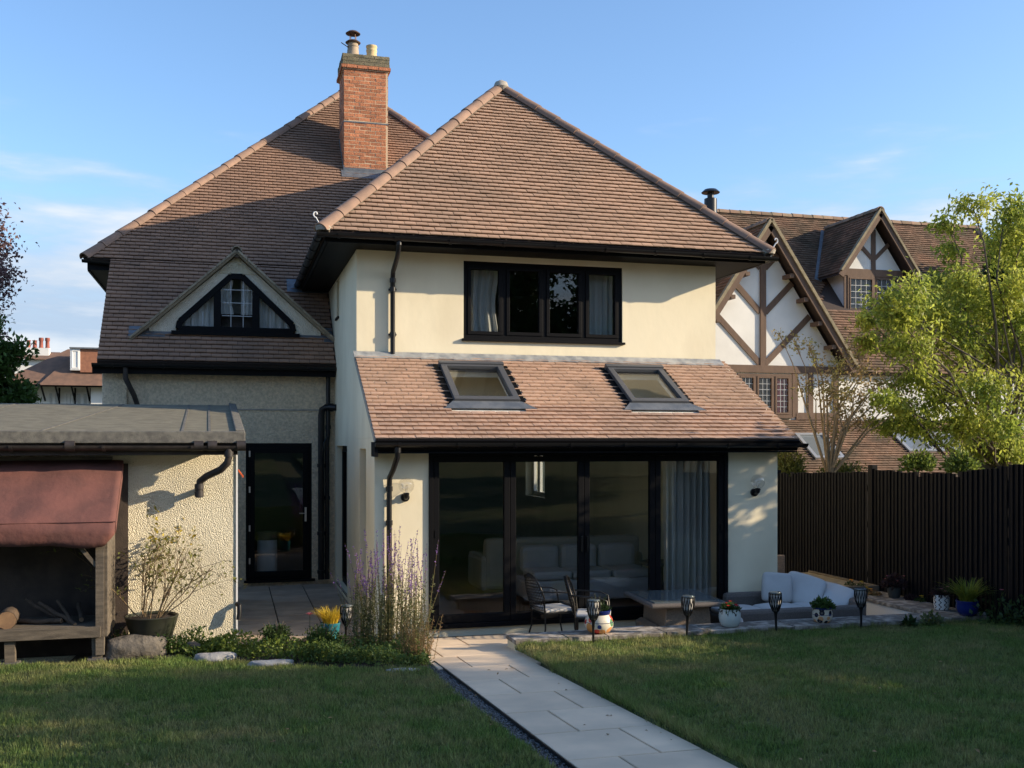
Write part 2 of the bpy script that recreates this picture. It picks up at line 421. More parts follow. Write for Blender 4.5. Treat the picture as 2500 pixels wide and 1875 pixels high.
def tile_field(o, U, V, N, poly, gauge=GAUGE, tw=TW, vmax=None, skip=None, seed=1, under=(.020, .012)):
    """plain tiles course by course inside a convex polygon (u along the eaves, v up the slope).
    returns list of (verts 9x3, full, course, u, v)"""
    rg = random.Random(seed)
    o = np.array(o, float); U = np.array(U, float); V = np.array(V, float); N = np.array(N, float)
    v0s = min(p[1] for p in poly); v1s = max(p[1] for p in poly)
    out = []; k = 0; v = v0s
    while v < v1s - .02:
        vt = min(v + gauge + .015, v1s)
        ra = u_range(poly, v + 1e-4); rb = u_range(poly, vt - 1e-4)
        if ra and rb:
            u = math.floor(min(ra[0], rb[0]) / tw) * tw - (.5 * tw if k % 2 else 0)
            while u < max(ra[1], rb[1]):
                a0, a1 = max(u, ra[0]), min(u + tw - .006, ra[1])
                b0, b1 = max(u, rb[0]), min(u + tw - .006, rb[1])
                if a1 - a0 > .025 or b1 - b0 > .025:
                    if a1 < a0: a0 = a1 = (min(max(a0, ra[0]), ra[1]))
                    if b1 < b0: b0 = b1 = (min(max(b0, rb[0]), rb[1]))
                    full = abs(a1 - a0 - tw + .006) < 1e-6 and abs(b1 - b0 - tw + .006) < 1e-6
                    if not (skip and skip((a0 + a1) / 2, v + gauge / 2)):
                        h = rg.uniform(-.002, .0035); dv = rg.uniform(-.003, .003)
                        vs = []
                        for s in (0, .5, 1):
                            cm = .004 if s == .5 else 0
                            ub = a0 + (a1 - a0) * s; ut = b0 + (b1 - b0) * s
                            vs += [o + U * ub + V * (v + dv + under[0]) + N * (under[1] + h), o + U * ub + V * (v + dv) + N * (.037 + h + cm), o + U * ut + V * vt + N * (.011 + h + cm * .5)]
                        out.append((vs, full, k, u, v, h))
                u += tw
        v += gauge; k += 1
    return out
TF = [(0, 1, 4, 3), (3, 4, 7, 6), (1, 2, 5, 4), (4, 5, 8, 7), (0, 2, 1, 1), (6, 7, 8, 8)]
def tiles_mesh(name, tiles, m, parent):
    V = np.array([t[0] for t in tiles]).reshape(-1, 3)
    Q = np.array([(3, 4, 1, 0), (6, 7, 4, 3), (4, 5, 2, 1), (7, 8, 5, 4)])
    n = len(tiles)
    F = (Q[None] + (np.arange(n) * 9)[:, None, None]).reshape(-1, 4)
    o = npmesh(name, V, F, m, parent)
    o['kind'] = 'stuff'
    return o

def tile_piece_mesh(m):
    mb = MB(); w = TW - .006; vs = []
    for s in (0, .5, 1):
        cm = .004 if s == .5 else 0
        vs += [(w * s, .007, .014), (w * s, 0, .037 + cm), (w * s, GAUGE + .015, .011 + cm * .5)]
    mb.add(vs, [(3, 4, 1, 0), (6, 7, 4, 3), (4, 5, 2, 1), (7, 8, 5, 4), (0, 1, 2), (8, 7, 6)])
    return mb.mesh('roof_tile', m)

def half_round_mesh(name, m, r0, r1, ln, n=10, th=.018, rise=1.0):
    """half-round ridge or hip tile along +X, socket end at x=0"""
    mb = MB(); vs = []; fs = []
    for x, r in ((0, r0), (ln, r1)):
        for rr in (r, r - th):
            for k in range(n + 1):
                t = math.pi * k / n
                vs.append((x, rr * math.cos(t), rr * math.sin(t) * rise))
    q = n + 1
    for k in range(n):
        fs += [(k, k + 1, 2 * q + k + 1, 2 * q + k), (q + k, 3 * q + k, 3 * q + k + 1, q + k + 1), (k, q + k, q + k + 1, k + 1), (2 * q + k, 2 * q + k + 1, 3 * q + k + 1, 3 * q + k)]
    mb.add(vs, fs)
    me = mb.mesh(name, m, True)
    me.set_sharp_from_angle(angle=R(50))
    return me

def ridge_run(name, me, parent, p, q, ln, lift=.02, seed=3):
    rg = random.Random(seed)
    p = Vector(p); q = Vector(q); d = (q - p); tot = d.length; d.normalize()
    n = max(1, round(tot / ln)); st = tot / n
    y = Vector((0, 0, 1)).cross(d)
    y.normalize(); z = d.cross(y)
    MB().tube([p + d * .05 - z * .02, q - z * .02], .085, 10).build('mortar_bedding', M['cement_dark'], parent)
    for i in range(n):
        c = p + d * (st * i) + z * (lift + rg.uniform(-.004, .006))
        M4 = Matrix(((d.x, y.x, z.x, c.x), (d.y, y.y, z.y, c.y), (d.z, y.z, z.z, c.z), (0, 0, 0, 1)))
        M4 = M4 @ Matrix.Rotation(rg.uniform(-.012, .012), 4, 'Z') @ Matrix.Scale(st / ln * 1.01, 4, (1, 0, 0))
        inst(name, me, parent, M4)

def gutter(parent, p, q, r=.056, brackets=0, out=None, m='black', ends=True):
    """half-round gutter with rim; brackets are children"""
    p = Vector(p); q = Vector(q); d = (q - p).normalized(); s = d.cross(Vector((0, 0, 1))).normalized(); z = Vector((0, 0, 1))
    mb = MB(); n = 9; vs = []; fs = []
    for c in (p, q):
        for rr in (r, r - .006):
            for k in range(n + 1):
                t = math.pi * k / n
                vs.append(c + s * (rr * math.cos(t)) - z * (rr * math.sin(t)))
    k1 = n + 1
    for k in range(n):
        fs += [(k, k + 1, 2 * k1 + k + 1, 2 * k1 + k), (k1 + k, 3 * k1 + k, 3 * k1 + k + 1, k1 + k + 1)]
    fs += [(0, 2 * k1, 3 * k1, k1), (n, k1 + n, 3 * k1 + n, 2 * k1 + n)]
    if ends:
        fs += [tuple(range(k1)), tuple(range(2 * k1, 3 * k1))]
    mb.add(vs, fs)
    g = mb.build('gutter', M[m], parent, smooth=True, fix=False)
    if brackets:
        for i in range(brackets):
            c = p.lerp(q, (i + .4) / brackets)
            b = MB()
            for k in range(9):
                t = math.pi * k / 8; t2 = math.pi * (k + 1) / 8
                if k < 8:
                    a1 = c + s * ((r + .006) * math.cos(t)) - z * ((r + .006) * math.sin(t)); a2 = c + s * ((r + .006) * math.cos(t2)) - z * ((r + .006) * math.sin(t2))
                    b.bar(a1, a2, .035, .008, up=(a1 + a2) / 2 - c)
            b.build('gutter_bracket', M[m], g)
    return g

def downpipe(parent, pts, r=.034, m='black', collars=()):
    mb = MB(); mb.tube(pts, r, 12)
    for c, d in collars:
        c = Vector(c); d = Vector(d).normalized() * .03
        mb.tube([c - d, c + d], r * 1.28, 12)
    return mb.build('downpipe', M[m], parent, smooth=True)

def casement(parent, P, u0, u1, w0, w1, n, fw=.06, depth=.07, sash=.045, name='window', glass='glass', m='frame', back=0, lead=None, sill=.09, splits=None):
    """window with n lights in the frame mapping P(u, w, out). frame mesh is the window; panes and sill are its children"""
    mb = MB()
    mb.fbox(P, u0, u1, w0, w0 + fw, -depth + back, back); mb.fbox(P, u0, u1, w1 - fw, w1, -depth + back, back)
    mb.fbox(P, u0, u0 + fw, w0 + fw, w1 - fw, -depth + back, back); mb.fbox(P, u1 - fw, u1, w0 + fw, w1 - fw, -depth + back, back)
    edges = splits or [u0 + (u1 - u0) * i / n for i in range(n + 1)]
    for e in edges[1:-1]: mb.fbox(P, e - fw / 2, e + fw / 2, w0 + fw, w1 - fw, -depth + back + .002, back - .002)
    lights = []
    for i in range(n):
        a = edges[i] + (fw if i == 0 else fw / 2); b = edges[i + 1] - (fw if i == n - 1 else fw / 2)
        c, d = w0 + fw, w1 - fw
        mb.fbox(P, a, b, c, c + sash, -depth + back + .01, back + .012); mb.fbox(P, a, b, d - sash, d, -depth + back + .01, back + .012)
        mb.fbox(P, a, a + sash, c + sash, d - sash, -depth + back + .01, back + .012); mb.fbox(P, b - sash, b, c + sash, d - sash, -depth + back + .01, back + .012)
        lights.append((a + sash, b - sash, c + sash, d - sash))
    w = mb.build(name, M[m], parent, bevel=.004)
    for (a, b, c, d) in lights:
        g = MB().fbox(P, a - .004, b + .004, c - .004, d + .004, back - .03, back - .022).build('pane', M[glass], w)
        if lead:
            lb = MB(); nu, nw = lead
            for i in range(1, nu): 
                x = a + (b - a) * i / nu; lb.fbox(P, x - .006, x + .006, c, d, back - .02, back - .013)
            for j in range(1, nw):
                y = c + (d - c) * j / nw; lb.fbox(P, a, b, y - .006, y + .006, back - .0195, back - .0125)
            lb.build('glazing_bars', M['steel_lead'], w)
    if sill:
        MB().fbox(P, u0 - .03, u1 + .03, w0 - .035, w0, -.02, back + sill).build('sill', M[m], w, bevel=.004)
    return w
M['steel_lead'] = mat('lead_came', (.42, .43, .44), rough=.5, metal=.3)

def curtain_mesh(P, u0, u1, w0, w1, n, amp, folds, seed=1, flare=0., gather=0.):
    rg = random.Random(seed); mb = MB(); nw = 8; ph = rg.uniform(0, 6)
    vs = []; fs = []
    for j in range(nw + 1):
        b = j / nw; w = w1 + (w0 - w1) * b
        for i in range(n + 1):
            a = i / n
            sq = 1 - gather * math.sin(math.pi * b) ** 2
            u = u0 + (u1 - u0) * a * sq + flare * b * a
            t = amp * (math.sin(a * folds * 2 * math.pi + ph + .5 * b) + .4 * math.sin(a * folds * 4.3 * math.pi + b))
            vs.append(P(u, w, t))
    for j in range(nw):
        for i in range(n):
            k = j * (n + 1) + i
            fs.append((k, k + 1, k + n + 2, k + n + 1))
    return mb.add(vs, fs)

# ------------------------------------------------------------------ the house
X0, X1, YL, YU, YW, YB, YE = 1.72, 7.28, 12.82, 14.71, 17.9, 31.0, 19.58
house = thing('house', 'cream rendered two-storey house with brown tiled hipped roofs and tall brick chimney', 'house', (4.5, 15.0, 0.0), world=True)
PF = lambda y: frame((0, y, 0), (1, 0, 0), (0, 0, 1), (0, -1, 0))       # faces the garden
PLs = lambda x: frame((x, 0, 0), (0, 1, 0), (0, 0, 1), (-1, 0, 0))      # faces left
PRs = lambda x: frame((x, 0, 0), (0, 1, 0), (0, 0, 1), (1, 0, 0))       # faces right
# ground floor extension walls
DOOR = (2.40, 6.52, .13, 2.33)
w = MB()
holed_wall(w, PF(YL), X0, X1, -.3, 2.50, [DOOR], .3)
holed_wall(w, PF(YU), X0, X1, 2.50, 5.30, [(3.27, 5.735, 3.955, 5.09)], .3)
holed_wall(w, PLs(X0), YL + .3, YW + .15, -.3, 2.50, [(13.66, 14.36, .10, 2.36), (15.95, 17.60, .10, 2.39)], .3)
holed_wall(w, PLs(X0), YU + .3, 19.3, 2.50, 5.30, [(17.16, 17.55, 4.52, 5.14)], .3)
holed_wall(w, PRs(X1), YL + .3, 26.3, -.3, 2.50, [(22.8, 24.4, 1.15, 2.25)], .3)
holed_wall(w, PRs(X1), YU + .3, 26.0, 2.50, 5.40, [], .3)
for xx, s in ((X0, 1), (X1 - .3, 1)):
    w.prism([(xx, YL, 2.502), (xx, YU, 2.502), (xx, YU, 3.655), (xx, YL, 2.60)], (.3, 0, 0))
w.build('wall', M['render'], house)
# old part, rear wall
LD = (.245, 1.335, .13, 2.43)
w = MB()
holed_wall(w, PF(YW), -1.95, X0, -.3, 3.75, [LD], .3)
holed_wall(w, PLs(-1.95), YW + .3, YB, -.3, 3.7, [], .3); holed_wall(w, PLs(-1.95), YE + .25, YB, 3.7, 5.6, [], .3)
wl = w.build('old_wall', M['roughcast'], house)
wl['label'] = 'beige roughcast wall of the older part'
MB().box(.05, 1.52, YW - .018, YW + .01, 2.43 + .55, 2.43 + .575).build('render_stop_bead', M['cement'], house)
MB().box(-2.0, -1.62, YW - .06, YW + .02, 2.55, 3.72).build('corner_pilaster', M['roughcast'], house, bevel=.02)
# interior shell
fl = MB().box(X0 + .3, X1 - .3, YL + .02, 25.7, .02, .11)
fl.box(-1.6, 1.70, YW + .02, 22.9, .02, .11)
fl.build('floor', M['woodfloor'], house)
w = MB()
w.box(X0 + .3, X1 - .3, YU + .02, 25.7, 2.45, 2.57)           # ceiling over the living room
w.box(X0 + .01, X0 + .28, YW + .17, 25.7, .1, 2.45)           # partition
w.box(X0, X1, 25.7, 25.95, .1, 5.4)
w.box(-1.64, 1.70, 22.95, 23.1, .1, 2.6); w.box(-1.64, 1.70, YW + .32, 23.0, 2.62, 2.7)
w.box(X0 + .31, X1 - .31, 18.4, 18.5, 2.6, 5.15); w.box(X0 + .31, X1 - .31, YU + .31, 18.5, 5.15, 5.19)
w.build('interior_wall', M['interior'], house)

# --- folding doors
P = PF(YL)
u0, u1, w0, w1 = DOOR
doors = MB()
doors.fbox(P, u0 - .03, u1 + .03, w0 - .03, w0 + .03, -.12, .05); doors.fbox(P, u0, u1, w1 - .06, w1, -.12, .03)
doors.fbox(P, u0, u0 + .055, w0 + .03, w1 - .06, -.12, .03); doors.fbox(P, u1 - .055, u1, w0 + .03, w1 - .06, -.12, .03)
doors.fbox(P, u0 - .01, u1 + .01, w1, 2.44, -.05, .012)
dfr = doors.build('folding_door_frame', M['frame'], house, bevel=.004)
lw_ = (u1 - u0 - .11) / 4
for i in range(4):
    a = u0 + .055 + lw_ * i + .003; b = a + lw_ - .006; c, d = w0 + .032, w1 - .062
    lf = MB(); f = .075
    lf.fbox(P, a, b, c, c + f + .03, -.06, .015); lf.fbox(P, a, b, d - f, d, -.06, .015)
    lf.fbox(P, a, a + f, c + f + .03, d - f, -.06, .015); lf.fbox(P, b - f, b, c + f + .03, d - f, -.06, .015)
    leaf = lf.build('door_leaf', M['frame'], house, bevel=.004)
    MB().fbox(P, a + f - .005, b - f + .005, c + f + .025, d - f + .005, -.026, -.018).build('pane', M['glass'], leaf)
    if i in (1, 2):
        hx = b - .035 if i == 1 else a + .035
        MB().fbox(P, hx - .012, hx + .012, 1.02, 1.22, .015, .05).build('handle', M['metal_dark'], leaf, bevel=.006)
    if i in (0, 3):
        hx = a + .03 if i == 0 else b - .03
        for zz in (.45, 1.25, 2.0): MB().fbox(P, hx - .015, hx + .015, zz, zz + .09, .015, .03).build('hinge', M['frame'], leaf)

casement(house, PF(YU), 3.27, 5.735, 3.955, 5.09, 4, fw=.065, depth=.09, sash=.05, back=-.02, sill=.07)
casement(house, PLs(X0), 13.66, 14.36, .10, 2.36, 1, fw=.06, depth=.09, back=-.10, sill=0)
casement(house, PLs(X0), 15.95, 17.60, .10, 2.39, 2, fw=.06, depth=.09, back=-.10, sill=.10)
casement(house, PLs(X0), 17.16, 17.55, 4.52, 5.14, 1, fw=.04, depth=.06, sash=.03, back=-.08, sill=.11)
casement(house, PRs(X1), 22.8, 24.4, 1.15, 2.25, 3, fw=.06, depth=.07, back=-.06, sill=.05, m='white_paint')
# old part glazed door
P = PF(YW)
u0, u1, w0, w1 = LD
d_ = MB()
d_.fbox(P, u0, u1, w0, w0 + .05, -.10, -.02); d_.fbox(P, u0, u1, w1 - .08, w1, -.10, -.02); d_.fbox(P, u0, u0 + .06, w0 + .05, w1 - .08, -.10, -.02); d_.fbox(P, u1 - .06, u1, w0 + .05, w1 - .08, -.10, -.02)
d_.fbox(P, u0 - .03, u1 + .05, w0 - .04, w0, -.1, .07)
d_.build('door_frame', M['frame'], house, bevel=.004)
a, b, c, d = u0 + .062, u1 - .062, w0 + .052, w1 - .082
lf = MB(); f = .085
lf.fbox(P, a, b, c, c + f, -.08, -.01); lf.fbox(P, a, b, d - f, d, -.08, -.01); lf.fbox(P, a, a + f, c + f, d - f, -.08, -.01); lf.fbox(P, b - f, b, c + f, d - f, -.08, -.01)
leaf = lf.build('glazed_door', M['frame'], house, bevel=.004)
MB().fbox(P, a + f - .005, b - f + .005, c + f - .005, d - f + .005, -.05, -.042).build('pane', M['glass'], leaf)
h_ = MB(); h_.fbox(P, b - .058, b - .026, 1.10, 1.34, -.01, .0); h_.tube([P(b - .042, 1.24, 0), P(b - .042, 1.24, .045), P(b - .15, 1.24, .05)], .009, 8)
h_.build('handle', M['steel'], leaf)
for zz in (.4, .95, 1.6, 2.2): MB().fbox(P, u0 + .05, u0 + .075, zz, zz + .1, -.02, .006).build('hinge', M['steel'], leaf)

# ---------------- roofs
ts = math.tan(R(44.5)); cs, sn = math.cos(R(44.5)), math.sin(R(44.5))
YE, ZE = 19.58, 5.69                    # main eaves level on the rear plane
XL, XR = -2.50, 8.10
XM = (XL + XR) / 2; HY = YE + (XR - XL) / 2; HZ = ZE + (XR - XL) / 2 * ts
ZC = ZE - (YE - 17.60) * ts             # catslide foot
deck = MB()
def slab3(mb, pts, th=.09):
    a = [Vector(p) for p in pts]; n = (a[1] - a[0]).cross(a[2] - a[0]).normalized()
    if n.z < 0: n = -n
    mb.prism([p - n * th for p in a], n * (th - .004))
slab3(deck, [(XL, YE, ZE), (XR, YE, ZE), (XM, HY, HZ)])
slab3(deck, [(-2.05, 17.60, ZC), (X0, 17.60, ZC), (X0, YE, ZE), (-2.05, YE, ZE)])
slab3(deck, [(XL, YE, ZE), (XM, HY, HZ), (XM, YB, HZ), (XL, YB, ZE)])
slab3(deck, [(XR, YE, ZE), (XM, HY, HZ), (XM, YB, HZ), (XR, YB, ZE)])
main_roof = deck.build('main_roof', M['deck'], house)
N_ = (0, -sn, cs); V_ = (0, cs, sn)
sl = (HY - YE) / cs
under = lambda u, v: (u + XL > 1.9) and (YE + v * cs < 22.4) and (YE + v * cs - 19.3 < (u + XL - 1.9) - .25)
main_t = tile_field((XL, YE, ZE), (1, 0, 0), V_, N_, [(0, 0), (XR - XL, 0), ((XR - XL) / 2, sl)], skip=under, seed=2)
def dormer_hole(u, v):
    x = -2.05 + u; y = 17.60 + v * cs
    return abs(x - .10) < 1.10 - (max(0, y - 18.1)) * .9 and y > 18.22
cat_t = tile_field((-2.05, 17.60, ZC), (1, 0, 0), V_, N_, [(0, 0), (X0 + 2.05 - .01, 0), (X0 + 2.05 - .01, (YE - 17.60) / cs), (0, (YE - 17.60) / cs)], skip=dormer_hole, seed=3)
left_t = tile_field((XL, YB, ZE), (0, -1, 0), (cs, 0, sn), (-sn, 0, cs), [(0, 0), (YB - YE, 0), (YB - YE - .6, .6 / cs), (0, .6 / cs)], seed=4)
hip_me = half_round_mesh('hip_tile', M['hip'], .112, .098, .46)
ridge_run('hip_tile', hip_me, main_roof, (XL + .02, YE + .02, ZE - .02), (XM, HY, HZ), .46, .015, 5)
ridge_run('hip_tile', hip_me, main_roof, (XR - .02, YE + .02, ZE - .02), (XM, HY, HZ), .46, .015, 6)
MB().box(XM - .1, XM + .1, HY - .12, HY + .1, HZ - .02, HZ + .12).build('mortar_cap', M['cement'], main_roof, bevel=.04)
e = MB()
e.box(XL + .06, XL + .10, YE + .05, YB, ZE - .22, ZE - .07)                 # left fascia and soffit
e.box(XL + .10, -1.95, YE + .05, YB, ZE - .20, ZE - .17)
e.box(XL + .06, -2.06, YE + .01, YE + .05, ZE - .20, ZE - .06)
e.box(-2.03, X0, 17.68, 17.71, ZC - .16, ZC - .03); e.box(-2.03, X0, 17.71, YW, ZC - .15, ZC - .12)
e.build('eaves_board', M['frame'], house)
e = MB(); e.prism([(-2.047, 17.64, ZC - .10), (-2.047, YE, ZE - .10), (-2.047, YE, ZE - .02), (-2.047, 17.64, ZC - .02)], (.04, 0, 0)).build('verge_board', M['frame'], house)
gutter(house, (XL - .02, YE - .04, ZE - .03), (-1.55, YE - .10, ZE - .10), r=.055)
gutter(house, (-2.12, 17.55, ZC - .045), (X0 - .01, 17.55, ZC - .045), r=.062, brackets=5)
MB().box(-2.125, X0 - .012, 17.625, 17.66, ZC - .2, ZC - .05).build('fascia', M['frame'], house)

# extension roof
EX0, EX1, EY, EZ = 1.18, 7.93, 14.16, 5.30
EM = (EX0 + EX1) / 2; EHY = EY + (EX1 - EX0) / 2; EHZ = EZ + (EX1 - EX0) / 2 * ts
yend = YE + (EHZ - ZE) / ts + .15
yv = YE + (EZ - ZE) / ts
deck = MB()
slab3(deck, [(EX0, EY, EZ), (EX1, EY, EZ), (EM, EHY, EHZ)])
slab3(deck, [(EX0, EY, EZ), (EM, EHY, EHZ), (EM, yend, EHZ), (EX0, yv + .1, EZ)])
slab3(deck, [(EX1, EY, EZ), (EM, EHY, EHZ), (EM, yend, EHZ), (EX1, yv + .1, EZ)])
ext_roof = deck.build('extension_roof', M['deck'], house)
ext_t = tile_field((EX0, EY, EZ), (1, 0, 0), V_, N_, [(0, 0), (EX1 - EX0, 0), ((EX1 - EX0) / 2, (EHY - EY) / cs)], seed=5)
extl_t = tile_field((EX0, yv, EZ), (0, -1, 0), (cs, 0, sn), (-sn, 0, cs), [(0, 0), (yv - EY, 0), (yv - EY - .5, .5 / cs), (-.4, .5 / cs)], seed=6)
ridge_run('hip_tile', hip_me, ext_roof, (EX0 - .0, EY - .0, EZ - .01), (EM, EHY, EHZ), .46, .015, 7)
ridge_run('hip_tile', hip_me, ext_roof, (EX1 + .0, EY - .0, EZ - .01), (EM, EHY, EHZ), .46, .015, 8)
ridge_run('ridge_tile', hip_me, ext_roof, (EM, EHY, EHZ), (EM, yend + .1, EHZ), .46, .015, 9)
mc = MB(); mc.lathe([(.02, -.06), (.10, -.05), (.14, .02), (.11, .10), (.03, .14)], 9, (EM, EHY - .06, EHZ + .0)); mc.build('mortar_cap', M['cement'], ext_roof, smooth=True)
for ex, sg in ((EX0, 1), (EX1, -1)):
    c = Vector((ex + sg * .03, EY + .03, EZ + .06))
    mc = MB(); mc.lathe([(.02, -.05), (.10, -.05), (.115, 0), (.07, .05), (.01, .06)], 9, c); mc.build('mortar_cap', M['cement'], ext_roof, smooth=True)
    hk = MB(); pts = [c + Vector((-sg * .04, -.03, .0))]
    for k in range(15):
        t = k / 14 * 5.0; rr = .05 - .0028 * k
        pts.append(c + Vector((-sg * (.10 + rr * math.sin(t) * .9), -.05, .14 - rr * math.cos(t) + .02)))
    hk.tube(pts, .009, 6); hk.build('hip_iron', M['white_metal'], ext_roof, smooth=True)
e = MB()
e.box(EX0 + .10, EX1 - .10, EY + .09, YU, EZ - .125, EZ - .105)                     # soffit front
e.box(EX0 + .10, X0, YU, 19.6, EZ - .125, EZ - .105); e.box(X1, EX1 - .10, YU, 19.6, EZ - .125, EZ - .105)
e.box(EX0 + .06, EX1 - .06, EY + .06, EY + .09, EZ - .13, EZ - .055)
e.box(EX0 + .06, EX0 + .09, EY + .09, 19.3, EZ - .13, EZ - .055); e.box(EX1 - .09, EX1 - .06, EY + .09, 19.3, EZ - .13, EZ - .055)
e.build('eaves_board', M['frame'], house)
GZ = EZ - .03
gutter(house, (EX0 - .07, EY - .03, GZ), (EX1 + .09, EY - .03, GZ - .02), brackets=9)
gutter(house, (EX0 - .02, EY + .03, GZ - .001), (EX0 - .02, 19.35, GZ + .01), brackets=7)
gutter(house, (EX1 + .03, EY + .03, GZ - .02), (EX1 + .03, 19.35, GZ), brackets=5)
downpipe(house, [(2.235, EY + .0, GZ - .05), (2.235, EY + .0, GZ - .14), (2.23, EY + .10, GZ - .26), (2.225, YU - .10, GZ - .40), (2.225, YU - .055, GZ - .50), (2.225, YU - .055, 3.70)],
         collars=[((2.235, EY, GZ - .08), (0, 0, 1)), ((2.225, YU - .055, GZ - .52), (0, 0, 1)), ((2.225, YU - .055, 4.62), (0, 0, .6)), ((2.225, YU - .055, 3.98), (0, 0, .6))])
cl = MB()
for zz in (4.62, 3.98): cl.box(2.17, 2.28, YU - .06, YU, zz - .012, zz + .012)
cl.build('pipe_clip', M['black'], house)

# lean-to roof
LY0, LZ0, LY1, LZ1, LX0, LX1 = 12.50, 2.47, YU, 3.69, 1.69, 7.42
la = math.atan2(LZ1 - LZ0, LY1 - LY0); lc, ls = math.cos(la), math.sin(la); llen = (LY1 - LY0) / lc
NL, VL = (0, -ls, lc), (0, lc, ls)
SKY = [(2.84, 3.74), (5.33, 6.20)]                  # skylight X ranges
SV = (.99, 2.10)                                    # up-slope range
deck = MB()
PLT = frame((0, LY0, LZ0), (1, 0, 0), VL, NL)
holed_wall(deck, frame((0, LY0, LZ0), (1, 0, 0), VL, NL), LX0 + .02, LX1 - .02, 0, llen, [(a + .05, b - .05, SV[0] + .05, SV[1] - .05) for a, b in SKY], .10)
for v in range(len(deck.v)): deck.v[v] = tuple(Vector(deck.v[v]) - Vector(NL) * .004 + Vector(VL) * .004)
lean_roof = deck.build('lean_to_roof', M['ceiling'], house)
skyhole = lambda u, v: any(a - .03 - LX0 < u < b + .03 - LX0 and SV[0] - .20 < v < SV[1] + .04 for a, b in SKY)
lean_t = tile_field((LX0, LY0, LZ0), (1, 0, 0), VL, NL, [(0, 0), (LX1 - LX0, 0), (LX1 - LX0, llen - .02), (0, llen - .02)], skip=skyhole, seed=8, under=(.007, .014))
tme = tile_piece_mesh(M['tile'])
rest = []; cnt = 0
for t in lean_t:
    vs_, full, k, u, v, h = t
    if full and cnt < 290 and k < 9:
        o_ = Vector((LX0, LY0, LZ0)) + Vector((1, 0, 0)) * u + Vector(VL) * v + Vector(NL) * h
        M4 = Matrix(((1, 0, 0, o_.x), (0, VL[1], NL[1], o_.y), (0, VL[2], NL[2], o_.z), (0, 0, 0, 1)))
        inst('roof_tile', tme, lean_roof, M4 @ Matrix.Rotation(random.uniform(-.006, .006), 4, 'Z')); cnt += 1
    else: rest.append(t)
tiles_mesh('roof_tiles', ext_t + extl_t + rest, M['tile'], house)
mt = tiles_mesh('main_roof_tiles', main_t + cat_t + left_t, M['tile_main'], house)
fb = MB().fbox(PLT, LX0 + .0, LX1, -.03, .012, -.14, .012)
fb.box(LX0 + .01, LX1 - .01, LY0 + .02, YL, LZ0 - .16, LZ0 - .14)
fb.build('fascia', M['frame'], house)
MB().box(LX0 - .012, LX0 + .03, LY0 - .01, YL, LZ0 - .20, LZ0 - .02).build('box_end', M['frame'], house)
MB().fbox(PLT, LX0 - .006, LX0 + .02, .0, llen, -.07, .004).build('verge_undercloak', M['cement'], house)
fl_ = MB()
n = 24
for i in range(n):
    a = LX0 - .02 + (LX1 - LX0 - .06) * i / n; b = LX0 - .02 + (LX1 - LX0 - .06) * (i + 1) / n
    j0, j1 = random.uniform(-.012, .012), random.uniform(-.012, .012)
    fl_.hexa([PLT(a, llen - .17 + j0, .024), PLT(b, llen - .17 + j1, .024), PLT(b, llen - .17 + j1, .034), PLT(a, llen - .17 + j0, .034),
              (a, YU - .012, LZ1 - .0), (b, YU - .012, LZ1 - .0), (b, YU - .020, LZ1 + .045), (a, YU - .020, LZ1 + .045)])
fl_.build('lead_flashing', M['lead'], house)
gutter(house, (LX0 - .01, LY0 - .045, LZ0 - .03), (LX1 + .09, LY0 - .045, LZ0 - .04), brackets=8)
downpipe(house, [(1.95, LY0 - .045, LZ0 - .08), (1.95, LY0 - .045, LZ0 - .20), (1.92, LY0 + .1, LZ0 - .36), (1.90, YL - .06, LZ0 - .46), (1.895, YL - .055, LZ0 - .6), (1.895, YL - .055, .0)],
         collars=[((1.95, LY0 - .045, LZ0 - .12), (0, 0, 1)), ((1.895, YL - .055, LZ0 - .60), (0, 0, 1)), ((1.895, YL - .055, 1.45), (0, 0, .5))])
# skylights
for a, b in SKY:
    s0, s1 = SV
    f = MB()
    f.fbox(PLT, a, b, s0, s0 + .09, -.02, .085); f.fbox(PLT, a, b, s1 - .07, s1, -.02, .085)
    f.fbox(PLT, a, a + .085, s0 + .09, s1 - .07, -.02, .085); f.fbox(PLT, b - .085, b, s0 + .09, s1 - .07, -.02, .085)
    f.fbox(PLT, a - .02, b + .02, s1 - .03, s1 + .05, .01, .11)
    sk = f.build('skylight', M['skylight_frame'] if 'skylight_frame' in M else M['lead_dark'], house, bevel=.006)
    MB().fbox(PLT, a + .08, b - .08, s0 + .085, s1 - .065, .040, .048).build('pane', M['glass_lead'], sk)
    for q in (a - .09, b): MB().fbox(PLT, q, q + .09, s0 - .06, s1 + .06, .012, .034).build('side_flashing', M['frame'], sk)
    ap = MB(); ap.hexa([PLT(a - .16, s0 - .18, .028), PLT(b + .20, s0 - .18, .028), PLT(b + .20, s0 - .18, .036), PLT(a - .16, s0 - .18, .036), PLT(a - .02, s0, .03), PLT(b + .02, s0, .03), PLT(b + .02, s0, .05), PLT(a - .02, s0, .05)])
    ap.build('apron_flashing', M['lead_dark'], sk)
    MB().fbox(PLT, a + .14, b - .14, s1 - .12, s1 - .09, .035, .039).build('vent_bar', M['frame'], sk)

# dormer gable in the catslide
DY, DCX, DB, DT = 18.10, .10, 4.25, 5.60
gab = MB()
zt = lambda x: DT - abs(x - DCX) * (DT - DB) / 1.50
PD = frame((0, DY, 0), (1, 0, 0), (0, 0, 1), (0, -1, 0))
WB = [(-.88, 4.30), (1.08, 4.30), (1.06, 4.47), (.22, 5.29), (-.02, 5.29), (-.86, 4.47)]        # window outline
out = [(DCX - 1.40, DB - .12), (DCX + 1.40, DB - .12), (DCX + 1.40, DB + .09), (DCX, DT - .01), (DCX - 1.40, DB + .09)]
